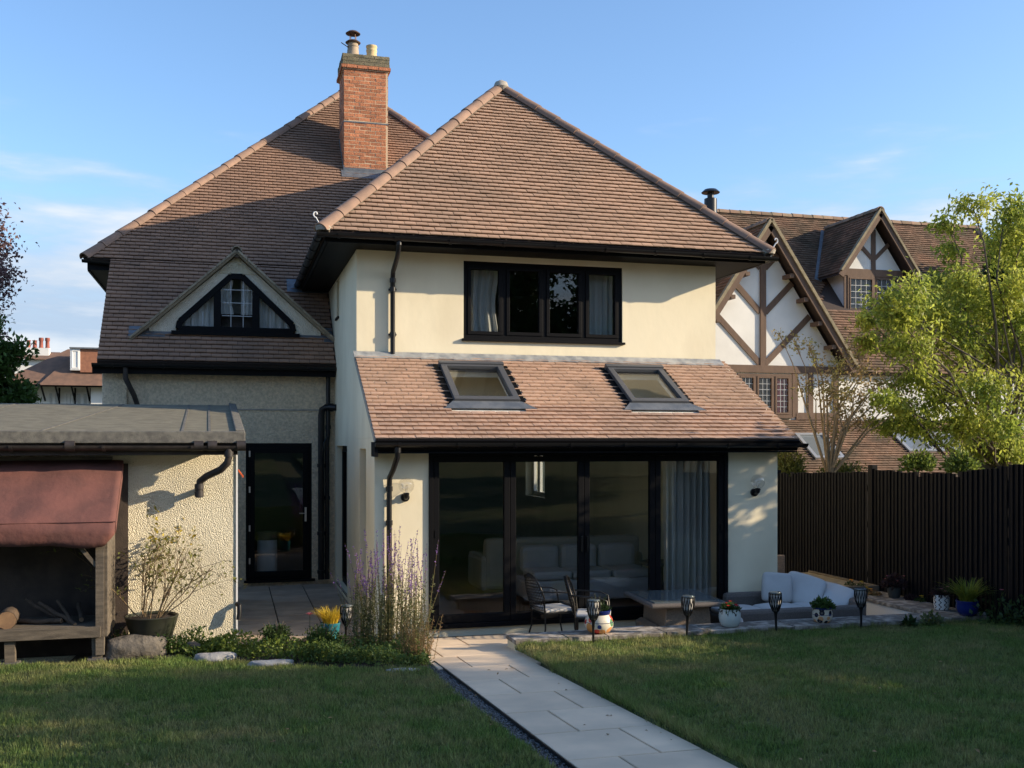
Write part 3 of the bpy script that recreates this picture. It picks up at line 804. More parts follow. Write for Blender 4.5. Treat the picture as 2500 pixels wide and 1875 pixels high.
# ring between gable outline and window outline
ring = [(out[0], WB[0]), (out[1], WB[1]), (out[2], WB[2]), (out[3], WB[3]), (out[3], WB[4]), (out[4], WB[5])]
for i in range(6):
    (a, b), (c, d) = ring[i], ring[(i + 1) % 6]
    q = [a, c, d, b] if a != c else [a, d, b]
    gab.prism([PD(p[0], p[1], 0) for p in q], (0, .12, 0))
gab.build('dormer_gable', M['roughcast_white'] if 'roughcast_white' in M else M['roughcast_shed'], house)
MB().prism([PD(DCX - .30, 5.29, .012), PD(DCX + .30, 5.29, .012), PD(DCX, 5.56, .012)], (0, .02, 0)).build('gable_panel', M['roughcast_shed'], house)
wn = MB()
def strip(mb, p, q, wd, n0, n1): 
    mb.bar(PD(p[0], p[1], (n0 + n1) / 2), PD(q[0], q[1], (n0 + n1) / 2), wd, abs(n1 - n0), up=(0, 1, 0))
WI = [(-.84, 4.34), (1.04, 4.34), (1.015, 4.46), (.195, 5.245), (.005, 5.245), (-.815, 4.46)]
for i in range(6): strip(wn, WI[i], WI[(i + 1) % 6], .095, -.06, .03 + .001 * i)
strip(wn, (-.215, 4.30), (-.215, 4.99), .12, -.06, .028); strip(wn, (.415, 4.30), (.415, 4.99), .12, -.06, .028)
wn.fbox(PD, -.95, 1.14, 4.235, 4.30, -.02, .09)
dw = wn.build('dormer_window', M['frame'], house, bevel=.004)
for pl in ([(-.86, 4.33), (-.21, 4.33), (-.21, 5.1)], [(-.19, 4.33), (.40, 4.33), (.40, 5.10), (.20, 5.27), (0, 5.27), (-.19, 5.10)], [(.42, 4.33), (1.06, 4.33), (.42, 5.1)]):
    MB().prism([PD(x, z, -.03) for x, z in pl], (0, .006, 0)).build('pane', M['glass_lead'], dw)
lb = MB()
for x in (.005, .205): lb.fbox(PD, x - .006, x + .006, 4.36, 5.22, -.02, -.012)
for z in (4.58, 4.80, 5.02): lb.fbox(PD, -.14, .35, z - .006, z + .006, -.0195, -.0125)
for x in (-.62, -.45): lb.fbox(PD, x - .005, x + .005, 4.36, 4.36 + (x + .80) * .8, -.02, -.012)
for x in (.65, .82): lb.fbox(PD, x - .005, x + .005, 4.36, 4.36 + (1.0 - x) * .8, -.02, -.012)
lb.build('glazing_bars', M['steel_lead'], dw)
# dormer roof slopes: small planes running back to the main roof
dsl = (DT - DB) / 1.50
dr = MB()
yb = lambda z: YE + (z - ZE) / ts
for s in (-1, 1):
    e0 = Vector((DCX + s * 1.72, DY - .16, DT + .06 - 1.72 * dsl)); a0 = Vector((DCX, DY - .16, DT + .06))
    e1 = Vector((e0.x, yb(e0.z) + .1, e0.z)); a1 = Vector((DCX, yb(a0.z) + .1, a0.z))
    dr.prism([e0, a0, a1, e1], (0, 0, -.05))
drf = dr.build('dormer_roof', M['moss_tile'], house)
rd_me = half_round_mesh('ridge_tile', M['moss_tile'], .085, .08, .4)
ridge_run('ridge_tile', rd_me, drf, (DCX, DY - .18, DT + .05), (DCX, yb(DT) + .2, DT + .05), .4, .0, 11)
for s in (-1, 1):
    vb = MB(); 
    for k in range(11):
        x0_ = DCX + s * (.02 + 1.66 * k / 11); x1_ = DCX + s * (.02 + 1.66 * (k + 1.05) / 11)
        z0_ = DT + .075 - abs(x0_ - DCX) * dsl; z1_ = DT + .075 - abs(x1_ - DCX) * dsl
        vb.hexa([(x0_, DY - .20, z0_ - .03), (x1_, DY - .20, z1_ - .025), (x1_, DY + .2, z1_ - .025), (x0_, DY + .2, z0_ - .03), (x0_, DY - .20, z0_ + .012), (x1_, DY - .20, z1_ + .022), (x1_, DY + .2, z1_ + .022), (x0_, DY + .2, z0_ + .012)])
    vb.build('verge_tiles', M['moss_tile'], drf)
    MB().bar((DCX + s * .02, DY - .12, DT - .0), (DCX + s * 1.45, DY - .12, DT - .0 - 1.45 * dsl), .02, .07, up=(0, 1, 0)).build('bargeboard', M['verge'], drf)
ld = MB()
PM = frame((0, 17.60, ZC), (1, 0, 0), V_, N_)
ld.fbox(PM, -1.62, -1.05, .60, .86, .028, .036); ld.fbox(PM, -1.05, 1.60, .66, .76, .028, .036)
ld.fbox(PM, .98, 1.70, 1.95, 2.35, .030, .038)
ld.fbox(PM, 1.55, 1.70, .55, .95, .029, .037)
ld.build('lead_flashing', M['lead_dark'], house)
# old downpipes left and by the side door
downpipe(house, [(-1.62, 17.58, ZC - .10), (-1.62, 17.58, ZC - .28), (-1.50, 17.72, ZC - .55), (-1.46, YW - .07, ZC - .70), (-1.46, YW - .07, .1)], r=.042, m='pipe_old',
         collars=[((-1.46, YW - .07, ZC - .72), (0, 0, 1)), ((-1.46, YW - .07, ZC - .80), (0, 0, .6))])
downpipe(house, [(1.73, YW - .28, 3.03), (1.56, YW - .16, 3.04), (1.50, YW - .11, 3.00), (1.485, YW - .10, 2.90), (1.485, YW - .10, .12)], r=.055,
         collars=[((1.485, YW - .1, .9), (0, 0, 1)), ((1.485, YW - .1, 2.05), (0, 0, .8)), ((1.64, YW - .2, 3.035), (1, -.6, 0)), ((1.485, YW - .1, .25), (0, 0, 2))])
downpipe(house, [(1.60, YW - .10, ZC - .1), (1.60, YW - .10, 2.6), (1.585, YW - .10, 2.45), (1.585, YW - .10, .12)], r=.038, collars=[((1.60, YW - .1, 2.7), (0, 0, 1)), ((1.585, YW - .1, 1.5), (0, 0, .6))])
cb = MB().tube([(1.50, YW - .17, 2.3), (1.52, YW - .17, 2.42), (1.56, YW - .16, 2.52), (1.60, YW - .15, 2.55)], .012, 6); cb.build('cable', M['black'], house)

# ---------------- chimney
CX0, CX1, CY0, CY1, CZ0, CZ1 = 2.315, 3.255, 22.10, 23.05, 7.9, 10.70
ch = MB().box(CX0 + .005, CX1 - .005, CY0 + .005, CY1 - .005, CZ0, CZ1 - .02)
ch.box(CX0 - .02, CX1 + .02, CY0 - .02, CY1 + .02, 10.36, CZ1 - .03)
chim = ch.build('chimney', M['mortar'], house)
bl, bh, bd = .225, .0655, .05
def brick_mesh(name, m, l, seed):
    rg = random.Random(seed); mb = MB(); j = lambda: rg.uniform(-.003, .003)
    mb.hexa([(j(), j(), j()), (l + j(), j(), j()), (l, bd, 0), (0, bd, 0), (j(), j(), bh + j()), (l + j(), j(), bh + j()), (l, bd, bh), (0, bd, bh)])
    return mb.mesh(name, m)
B1 = [brick_mesh('brick', M['brick'], bl - .012, i) for i in range(3)]; B2 = [brick_mesh('brick', M['brick'], bl / 2 - .012, 10 + i) for i in range(2)]
L1 = [brick_mesh('brick', M['brick_lichen'], bl - .012, 20 + i) for i in range(3)]; L2 = [brick_mesh('brick', M['brick_lichen'], bl / 2 - .012, 30 + i) for i in range(2)]
z = 8.15; k = 0
while z < CZ1 - .04:
    if 9.20 < z < 9.26: z += .035
    top = z > 10.36
    pr = .055 if 10.33 < z < 10.43 else (.03 if top else 0)
    lich = z > 10.42
    for face in ('front', 'left', 'right'):
        if face == 'front': o_, d, wd = Vector((CX0 - pr, CY0 - pr, z)), Vector((1, 0, 0)), CX1 - CX0 + 2 * pr
        elif face == 'left': o_, d, wd = Vector((CX0 - pr, CY1 + pr, z)), Vector((0, -1, 0)), CY1 - CY0 + 2 * pr
        else:
            o_, d, wd = Vector((CX1 + pr, CY0 - pr, z)), Vector((0, 1, 0)), CY1 - CY0 + 2 * pr
            if z < 8.6: continue
        nrm = Vector((-d.y, d.x, 0))       # into the stack
        x = 0; first = True
        while x < wd - .04:
            half = (first and (k % 2 == (0 if face == 'front' else 1))) or (wd - x < bl * .75)
            pool = (L2 if half else L1) if lich else (B2 if half else B1)
            bw = bl / 2 if half else bl
            bw_ = min(bw, wd - x)
            c = o_ + d * (x + .006)
            sc_ = (bw_ - .012) / (bw - .012)
            M4 = Matrix(((d.x, nrm.x, 0, c.x), (d.y, nrm.y, 0, c.y), (0, 0, 1, c.z), (0, 0, 0, 1))) @ Matrix.Scale(sc_, 4, (1, 0, 0)) @ Matrix.Translation((0, random.uniform(-.004, .003), 0))
            inst('brick', random.choice(pool), chim, M4)
            x += bw; first = False
    z += .0785; k += 1
MB().box(CX0 - .006, CX1 + .006, CY0 - .006, CY1 + .006, 9.235, 9.262).build('lead_course', M['lead_dark'], chim)
fl_ = MB(); yf = CY0 - .012
PMm = frame((0, YE, ZE), (1, 0, 0), V_, N_)
vf = (CY0 - YE) / cs
fl_.fbox(PMm, CX0 - .06, CX1 + .06, vf - .24, vf + .04, .03, .038)
fl_.box(CX0 - .012, CX1 + .012, CY0 - .014, CY0 + .02, 8.1, 8.27)
for k in range(7):
    fl_.box(CX0 - .014, CX0 + .02, CY0 + .13 * k, CY0 + .13 * (k + 1), 8.1 + .128 * k, 8.32 + .128 * k); fl_.box(CX1 - .02, CX1 + .014, CY0 + .13 * k, CY0 + .13 * (k + 1), 8.1 + .128 * k, 8.32 + .128 * k)
fl_.build('lead_flashing', M['lead_dark'], chim)
MB().box(CX0 + .02, CX1 - .02, CY0 + .02, CY1 - .02, CZ1 - .03, CZ1 + .01).build('flaunching', M['cement'], chim, bevel=.02)
pc = (2.545, 22.42, CZ1)
MB().lathe([(.135, 0), (.13, .10), (.115, .24), (.125, .25), (.125, .27), (.11, .28), (.11, .34)], 20, pc).build('chimney_pot', M['pot_clay2'], chim, smooth=True)
ck = MB(); ck.lathe([(.05, .34), (.155, .335), (.165, .35), (.12, .385), (.06, .40)], 20, pc); ck.lathe([(.03, .60), (.155, .535), (.160, .545), (.10, .59), (.02, .61)], 20, pc)
for k in range(4): ck.tube([(pc[0] + .08 * math.cos(k * 1.57 + .5), pc[1] + .08 * math.sin(k * 1.57 + .5), pc[2] + .38), (pc[0] + .08 * math.cos(k * 1.57 + .5), pc[1] + .08 * math.sin(k * 1.57 + .5), pc[2] + .56)], .008, 5)
ck.tube([(pc[0] - .10, pc[1] - .05, pc[2] + .22), (pc[0] - .26, pc[1] - .06, pc[2] + .31)], .010, 5)
ck.build('cowl', M['cowl'], chim, smooth=True)
pc = (2.945, 22.42, CZ1)
MB().lathe([(.125, 0), (.12, .06), (.105, .16), (.118, .20), (.118, .225), (.108, .235), (.112, .27), (.122, .29), (.118, .315), (.09, .315), (.085, .2)], 20, pc, cap=False).build('chimney_pot', M['pot_clay'], chim, smooth=True)
# ------------------------------------------------------------------ ground, lawn, path
def gz(y): return .06 * (12.8 - max(min(y, 12.8), -30.0))
def grid(name, xs, ys, zf, m, kind='structure', parent=None):
    V = []; F = []
    for y in ys:
        for x in xs: V.append((x, y, zf(x, y)))
    nx = len(xs)
    for j in range(len(ys) - 1):
        for i in range(nx - 1): F.append((j * nx + i, j * nx + i + 1, (j + 1) * nx + i + 1, (j + 1) * nx + i))
    o = npmesh(name, V, F, m, parent, True)
    if kind: o['kind'] = kind
    return o
M['ground'] = mat('ground_cover', (.06, .075, .03), (.09, .085, .045), rough=1, scale=.6, bump=.5, bscale=8)
M['lawn'] = mat('lawn_ground', (.055, .085, .025), (.15, .135, .06), rough=1, scale=1.6, detail=8, bump=1, bscale=50, bdist=.03, lo=.40, hi=.72)
xs = list(np.linspace(-300, -20, 8)) + list(np.linspace(-12, 16, 15)) + list(np.linspace(20, 300, 8))
ys = [-300, -120, -60, -30, -15, 0, 6, 10, 11.0, 11.4, 12, 14, 18, 25, 40, 80, 160, 400]
grid('ground', xs, ys, lambda x, y: gz(y) - .10 if y < 11.3 else (-.30 if y < 25 else -.30), M['ground'])
rl = np.random.default_rng(3)
def wob(x, y): return .012 * math.sin(x * 1.7 + y * .9) + .010 * math.sin(x * .8 - y * 1.9 + 1) + .006 * math.sin(4 * x + 3 * y)
def lawn_sheet(name, xs_, ys_, dz, edge):
    return grid(name, xs_, ys_, lambda x, y: gz(y) + dz + wob(x, y), M['lawn'])
def left_edge(y): return 1.93
lawnL = lawn_sheet('lawn', np.linspace(-14, 1.90, 64), np.linspace(-20, 10.4, 80), .015, None)
lb_ = MB()
# part of the left lawn that runs up to the log store
lawnL2 = lawn_sheet('lawn', np.linspace(-14, -.25, 56), np.linspace(10.4, 11.95, 12), .015, None)
def right_x(y): return 3.035 + max(0, y - 9.6) * .06
def warp_right(x, y):
    return x
V = []; F = []
ysr = np.linspace(-20, 11.085, 90); xsr = np.linspace(0, 1, 60)
for y in ysr:
    for s in xsr:
        x = right_x(y) + .02 * math.sin(y * 5.1) + .012 * math.sin(y * 13) + s ** 1.6 * (16 - right_x(y))
        if x > 9.3: pass
        dz = .07 if y > 9 else .02 + .05 * max(0, min(1, (y - 4) / 5))
        e = min(1, s ** 1.6 * 14 / .06)
        V.append((x, y, gz(y) + dz * e + wob(x, y) * e + .005))
nx = len(xsr)
for j in range(len(ysr) - 1):
    for i in range(nx - 1): F.append((j * nx + i, j * nx + i + 1, (j + 1) * nx + i + 1, (j + 1) * nx + i))
lawnR = npmesh('lawn', V, F, M['lawn'], None, True); lawnR['kind'] = 'structure'

# path of slabs, falling towards the house
path = MB()
path.hexa([(1.97, -3, gz(-3) - .06), (3.12, -3, gz(-3) - .06), (3.12, 12.8, -.06), (1.97, 12.8, -.06), (1.97, -3, gz(-3) - .004), (3.12, -3, gz(-3) - .004), (3.12, 12.8, -.004), (1.97, 12.8, -.004)])
path.hexa([(1.70, 10.9, gz(10.9) - .07), (3.5, 10.9, gz(10.9) - .07), (3.5, 12.82, -.07), (1.70, 12.82, -.07), (1.70, 10.9, gz(10.9) - .008), (3.5, 10.9, gz(10.9) - .008), (3.5, 12.82, -.008), (1.70, 12.82, -.008)])
path = path.build('path', M['joint'], None); path['kind'] = 'structure'
slab_me = {}
def slab(parent, x0, x1, y0, y1, m, zf=None, th=.022, name='paving_slab', tilt=0.):
    w_, l_ = round(x1 - x0 - .016, 4), round(y1 - y0 - .016, 4)
    key = (w_, l_, m)
    if key not in slab_me:
        mb = MB(); b = .004
        mb.hexa([(0, 0, 0), (w_, 0, 0), (w_, l_, 0), (0, l_, 0), (0, 0, th - b), (w_, 0, th - b), (w_, l_, th - b), (0, l_, th - b)])
        mb.add([(0, 0, th - b), (w_, 0, th - b), (w_, l_, th - b), (0, l_, th - b), (b, b, th), (w_ - b, b, th), (w_ - b, l_ - b, th), (b, l_ - b, th)], [(0, 1, 5, 4), (1, 2, 6, 5), (2, 3, 7, 6), (3, 0, 4, 7), (4, 5, 6, 7)])
        slab_me[key] = mb.mesh(name, M[m])
    z = zf(y0) if zf else 0
    return inst(name, slab_me[key], parent, Matrix.Translation((x0 + .008, y0 + .008, z + random.uniform(-.0012, .0012))) @ Matrix.Rotation(tilt + random.uniform(-.001, .001), 4, 'X') @ Matrix.Rotation(random.uniform(-.001, .001), 4, 'Y'))
y = 6.30 - .78 * 9; k = 0
tl = -math.atan(.06)
while y < 12.2:
    a, b = 2.075, 3.03
    if y > 10.0: a, b = (2.0, 3.12) if y < 10.9 else (1.76, 3.14)
    if y > 11.4: b = 3.45
    j = (a + .655) if k % 2 == 1 else (a + .355)
    if y > 10.9: j = a + (.45 if k % 2 else .92)
    y1 = min(y + .78, 12.80)
    slab(path, a, j, y, y1, 'slab', gz, tilt=tl); slab(path, j, b, y, y1, 'slab', gz, tilt=tl)
    y += .78; k += 1
# gravel strip along the left edge of the path
gr = np.random.default_rng(11)
def stones(name, cx, cy, cz, size, m, parent=None, label=None):
    n = len(cx)
    base = np.array([(1, 0, 0), (-1, 0, 0), (0, 1, 0), (0, -1, 0), (0, 0, 1), (0, 0, -1)], float)
    tri = np.array([(0, 2, 4), (2, 1, 4), (1, 3, 4), (3, 0, 4), (2, 0, 5), (1, 2, 5), (3, 1, 5), (0, 3, 5)])
    sc_ = size[:, None, None] * gr.uniform(.6, 1.2, (n, 1, 3)) * np.array([1, 1, .7])
    ang = gr.uniform(0, 6.28, n); c, s = np.cos(ang), np.sin(ang)
    b = base[None] + gr.uniform(-.25, .25, (n, 6, 3)); b = b * sc_
    x = b[..., 0] * c[:, None] - b[..., 1] * s[:, None]; yy = b[..., 0] * s[:, None] + b[..., 1] * c[:, None]
    V = np.stack([x + cx[:, None], yy + cy[:, None], b[..., 2] + cz[:, None]], -1).reshape(-1, 3)
    F = (tri[None] + (np.arange(n) * 6)[:, None, None]).reshape(-1, 3)
    return npmesh(name, V, F, m, parent)
n = 5200
gx = gr.uniform(1.905, 2.06, n); gy = 4.0 + gr.uniform(0, 1, n) * 6.7
g = stones('gravel', gx, gy, np.array([gz(v) for v in gy]) + .004, gr.uniform(.004, .013, n), M['gravel'])
tag(g, 'strip of grey gravel between the left lawn and the path', 'gravel', kind='stuff')
MB().hexa([(2.058, 2, gz(2) - .05), (2.070, 2, gz(2) - .05), (2.070, 10.7, gz(10.7) - .05), (2.058, 10.7, gz(10.7) - .05), (2.058, 2, gz(2) + .028), (2.070, 2, gz(2) + .028), (2.070, 10.7, gz(10.7) + .028), (2.058, 10.7, gz(10.7) + .028)]).build('path_edging', M['metal_dark'], path)
strip_ = MB().hexa([(1.88, -3, gz(-3) - .05), (2.066, -3, gz(-3) - .05), (2.066, 10.7, gz(10.7) - .05), (1.88, 10.7, gz(10.7) - .05), (1.88, -3, gz(-3) - .002), (2.066, -3, gz(-3) - .002), (2.066, 10.7, gz(10.7) - .002), (1.88, 10.7, gz(10.7) - .002)]).build('gravel_bed', M['soil'], None); strip_['kind'] = 'structure'

# brown slab yard behind the shed
yard = MB().box(-.4, 1.715, 12.85, YW - .01, -.1, .012).build('yard', M['joint'], None); yard['kind'] = 'structure'
y = 12.9; k = 0
while y < YW - .1:
    xs_ = [-.35, .02, .62, 1.17, 1.71] if k % 2 == 0 else [-.35, .3, .62, 1.30, 1.71]
    if k % 2: xs_ = [-.35, .02, .62, 1.17, 1.71]
    y1 = min(y + .62, YW - .015)
    for a, b in zip(xs_[:-1], xs_[1:]): slab(yard, a, b, y, y1, 'slab_brown', lambda v: .012)
    y += .62; k += 1
# sunken patio floor
pat = MB().box(3.46, 8.68, 11.42, YL - .005, -.2, -.122).build('patio', M['joint'], None); pat['kind'] = 'structure'
xx = 3.47; k = 0
while xx < 8.6:
    x1 = min(xx + .78, 8.67)
    for a, b in ((11.43, 12.03), (12.03, 12.63), (12.63, YL - .01)): slab(pat, xx, x1, a, b, 'slab', lambda v: -.122)
    xx += .78
MB().box(3.44, 3.47, 11.44, YL - .004, -.2, .0).build('step_riser', M['slab'], pat)

# flower bed by the path
bed = grid('flower_bed', np.linspace(-.45, 2.02, 20), np.linspace(10.0, 12.95, 20), lambda x, y: gz(y) + .02 + .03 * math.sin(3 * x + 1) * math.sin(2.3 * y) - (.06 if y < 10.40 + max(0, 1.68 - x) * .80 else 0), M['soil'])
bed2 = grid('flower_bed', np.linspace(-1.7, -.40, 12), np.linspace(11.9, 12.9, 8), lambda x, y: gz(y) + .03 + .02 * math.sin(5 * x), M['soil'])

# ------------------------------------------------------------------ low garden wall with coping
gw = thing('garden_wall', 'low garden wall with rough stone coping round the sunken patio', 'wall', (6, 11.3, 0), world=True)
w_ = MB().box(3.08, 9.30, 11.08, 11.46, -.2, .20); w_.box(8.70, 9.26, 11.46, 13.3, -.2, .20)
w_.build('wall', M['wall_dark'], gw)
MB().box(3.062, 3.082, 11.085, 11.46, -.1, .198).build('end_face', M['render'], gw)
MB().box(3.10, 8.69, 11.458, 11.475, -.2, .198).build('inner_face', M['white_render'], gw)
MB().box(8.685, 8.702, 11.475, 13.3, -.2, .198).build('inner_face', M['white_render'], gw)
def cope(x0, x1, y0, y1, z0=.20, z1=.25):
    rg = random; mb = MB(); j = lambda s=.008: rg.uniform(-s, s)
    mb.hexa([(x0 + .004, y0 + j(), z0), (x1 - .004, y0 + j(), z0), (x1 - .004, y1 + j(), z0), (x0 + .004, y1 + j(), z0), (x0 + .004, y0 + j(), z1 + j(.004)), (x1 - .004, y0 + j(), z1 + j(.004)), (x1 - .004, y1 + j(), z1 + j(.004)), (x0 + .004, y1 + j(), z1 + j(.004))])
    return mb.build('coping_stone', M['coping'], gw, bevel=.006)
x = 3.04; i = 0
while x < 9.2:
    l = (.62, .48, .71, .55)[i % 4]; x1 = min(x + l, 9.27)
    cope(x, x1, 11.05, 11.49); x = x1; i += 1
y = 11.495
while y < 13.25:
    y1 = min(y + .57, 13.3); cope(8.66, 9.26, y, y1); y = y1
# timber-edged planter box at the far corner
rb = thing('raised_bed', 'timber edged raised bed below the black fence, beyond the sofa', 'planter', (8.75, 14, 0), world=True)
b_ = MB()
b_.box(8.25, 9.24, 13.32, 13.37, -.2, .33); b_.box(8.25, 8.30, 13.37, 15.2, -.2, .33); b_.box(9.19, 9.24, 13.37, 15.2, -.2, .33)
b_.build('board', M['wood_tan'] if 'wood_tan' in M else M['wood_grey'], rb, bevel=.004)
MB().box(8.30, 9.19, 13.37, 15.2, -.2, .30).build('soil', M['verge'], rb)

# ------------------------------------------------------------------ fence
fence = thing('fence', 'black stained closeboard fence on the right boundary', 'fence', (9.3, 12, 0), world=True)
fx = lambda y: 9.28 + .02 * math.sin(y * .9)
def ftop(y):
    if y < 10.2: return 1.62 + gz(y) * .4
    if y > 13.55: return 1.90 + (16.3 - y) * .04
    return 2.02 + .05 * abs((13.5 - y) / 2 - .5) + max(0, 11.6 - y) * .10
y = 5.0; boards = []
fr_ = random.Random(5)
bm_ = {}
while y < 18.4:
    if abs(y - 13.55) < .07 or abs(y - 10.0) < .06: y += .12; continue
    wd = .114
    zb = max(gz(y) - .02, .05) if y > 11 else gz(y) + .05
    zt_ = ftop(y) + fr_.uniform(-.014, .012) - (.06 if fr_.random() < .05 else 0)
    mb = MB(); x = fx(y); ln = fr_.uniform(-.006, .006); gap = .020 if fr_.random() < .03 else 0
    y1 = y + wd - gap
    mb.hexa([(x - .022, y, zb), (x, y1, zb), (x + .006, y1, zb), (x + .006, y, zb), (x - .022 + ln * .3, y + ln, zt_), (x, y1 + ln, zt_), (x + .006, y1 + ln, zt_), (x + .006, y + ln, zt_)])
    boards.append(mb)
    mb.build('fence_board', M['fence'], fence)
    y += .088 + fr_.uniform(-.012, .014)
for yy in (6.9, 10.0, 13.55, 16.4):
    MB().box(fx(yy) - .036, fx(yy) + .06, yy - .055, yy + .055, 0, ftop(yy) + .06).build('fence_post', M['fence'], fence, bevel=.006)
for zz in (.45, 1.2, 1.75):
    MB().box(9.315, 9.36, 5.0, 18.4, zz, zz + .075).build('rail', M['fence'], fence)

# ------------------------------------------------------------------ shed
shed = thing('shed', 'cream roughcast shed with grey felt flat roof left of the house', 'shed', (-2, 14, 0), world=True)
SY = 12.80
w_ = MB()
w_.box(-6.5, .075, SY, SY + .2, -.1, 2.44)
w_.prism([(-.13, SY + .2, -.1), (-.13, 16.2, -.1), (-.13, 16.2, 2.82), (-.13, SY + .2, 2.44)], (.20, 0, 0))
w_.box(-6.5, .07, 16.2, 16.4, -.1, 2.82)
w_.build('wall', M['roughcast_shed'], shed)
MB().box(.062, .083, SY - .012, SY + .02, .12, 2.42).build('corner_bead', M['white_paint'], shed)
MB().box(-6.5, -1.15, SY - .02, SY - .002, .0, 2.2).build('boarding', M['wood_dark'], shed)
# felt roof with upstand edge
rf = MB()
zr = lambda y: 2.565 + (y - 12.40) * .1115
rf.hexa([(-6.6, 12.42, zr(12.42) - .10), (.10, 12.42, zr(12.42) - .10), (.02, 16.4, zr(16.4) - .10), (-6.6, 16.4, zr(16.4) - .10), (-6.6, 12.42, zr(12.42)), (.10, 12.42, zr(12.42)), (.02, 16.4, zr(16.4)), (-6.6, 16.4, zr(16.4))])
roof = rf.build('felt_roof', M['felt'], shed)
fe = MB()
fe.hexa([(-6.6, 12.37, 2.435), (.165, 12.37, 2.435), (.165, 12.42, 2.445), (-6.6, 12.42, 2.445), (-6.6, 12.385, 2.572), (.165, 12.385, 2.572), (.165, 12.44, 2.576), (-6.6, 12.44, 2.576)])
fe.hexa([(.06, 12.42, zr(12.42) - .12), (.165, 12.42, zr(12.42) - .12), (.085, 16.42, zr(16.42) - .12), (-.02, 16.42, zr(16.42) - .12), (.05, 12.44, zr(12.42) + .035), (.16, 12.44, zr(12.42) + .02), (.08, 16.42, zr(16.42) + .02), (-.03, 16.42, zr(16.42) + .035)])
fe.build('felt_edge', M['felt_edge'], roof, bevel=.012)
lap = MB()
for xa, xb in ((-3.4, -3.0), (-2.05, -1.55), (-.55, -.62), (-.25, -.33)):
    lap.hexa([(xa, 12.45, zr(12.45)), (xa + .03, 12.45, zr(12.45)), (xb + .03, 16.35, zr(16.35)), (xb, 16.35, zr(16.35)), (xa, 12.45, zr(12.45) + .007), (xa + .03, 12.45, zr(12.45) + .007), (xb + .03, 16.35, zr(16.35) + .007), (xb, 16.35, zr(16.35) + .007)])
lap.build('felt_lap', M['felt_edge'], roof)
MB().box(-6.5, .08, 12.43, 12.455, 2.30, 2.44).build('fascia', M['wood_dark'], shed)
MB().box(-6.5, -1.32, SY - .05, SY - .02, 2.235, 2.285).build('batten', M['wood_grey'], shed)
gutter(shed, (-6.5, 12.38, 2.42), (.15, 12.38, 2.405), r=.055, brackets=7, m='pipe_old')
jt = MB()
for x in (-1.72, -.35, -.20, .12): jt.tube([(x - .05, 12.38, 2.405), (x + .05, 12.38, 2.405)], .061, 12)
jt.build('gutter_joint', M['pipe_old'], shed, smooth=True)
downpipe(shed, [(-.02, 12.38, 2.37), (-.02, 12.38, 2.27), (-.035, 12.39, 2.21), (-.11, 12.44, 2.13), (-.27, 12.58, 2.05), (-.345, 12.63, 1.99), (-.355, 12.64, 1.90), (-.355, 12.64, 1.80)], r=.042, m='pipe_old',
         collars=[((-.02, 12.38, 2.31), (0, 0, 1)), ((-.355, 12.64, 1.93), (0, 0, 1.3)), ((-.355, 12.64, 1.84), (0, 0, .5))])
MB().box(-.40, -.31, 12.66, SY, 1.86, 1.90).build('pipe_clip', M['pipe_old'], shed)
tp = MB().tube([(.075, SY - .02, .52), (.10, SY - .08, .50), (.10, SY - .09, .42), (.09, SY - .10, .34)], .028, 10); tp.build('waste_pipe', M['black'], shed, smooth=True)
MB().hexa([(.088, SY + .03, 2.12), (.094, SY + .03, 2.12), (.150, SY + .02, 2.045), (.142, SY + .02, 2.04), (.088, SY + .034, 2.10), (.094, SY + .034, 2.10), (.150, SY + .024, 2.025), (.142, SY + .024, 2.02)]).build('orange_tape', M['orange_tape'], shed)

# ------------------------------------------------------------------ log store with red canvas
ls_ = thing('log_store', 'timber log store under a faded red canvas cover beside the shed', 'log store', (-2.6, 12.3, 0), world=True)
FY, BY = 11.92, 12.74
for x in (-1.36, -3.55):
    for y in (FY, BY - .06):
        MB().box(x - .045, x + .045, y, y + .08, gz(y) + .10, 2.12 if y > 12.2 else 1.52).build('post', M['wood_grey'], ls_, bevel=.004)
MB().prism([(-1.31, FY + .02, .35), (-1.31, BY - .02, .35), (-1.31, BY - .02, 2.12), (-1.31, FY + .02, 1.50)], (.025, 0, 0)).build('side_panel', M['wood_grey'], ls_)
for k in range(6):
    y0 = FY + .04 + k * .128
    MB().box(-3.55, -1.40, y0, y0 + .118, .44, .468).build('deck_board', M['wood_grey'], ls_, bevel=.003)
MB().box(-3.6, -1.35, FY - .025, FY, .35, .465).build('front_rail', M['wood_grey'], ls_, bevel=.004)
MB().box(-3.6, -1.30, BY - .03, BY, .3, 2.1).build('back_panel', M['wood_dark'], ls_)
for x in (-1.39, -2.25, -3.3):
    MB().prism([(x - .05, FY + .02, .12), (x + .05, FY + .02, .12), (x + .045, FY + .02, .35), (x - .055, FY + .02, .35)], (0, .08, 0)).build('foot', M['wood_grey'], ls_)
    MB().box(x - .10, x + .09, FY - .03, FY + .14, .04, .12).build('foot_block', M['wall_dark'], ls_, bevel=.01)
MB().bar((-1.40, FY + .03, 1.12), (-1.56, FY + .03, 1.32), .04, .04).build('brace', M['wood_grey'], ls_)
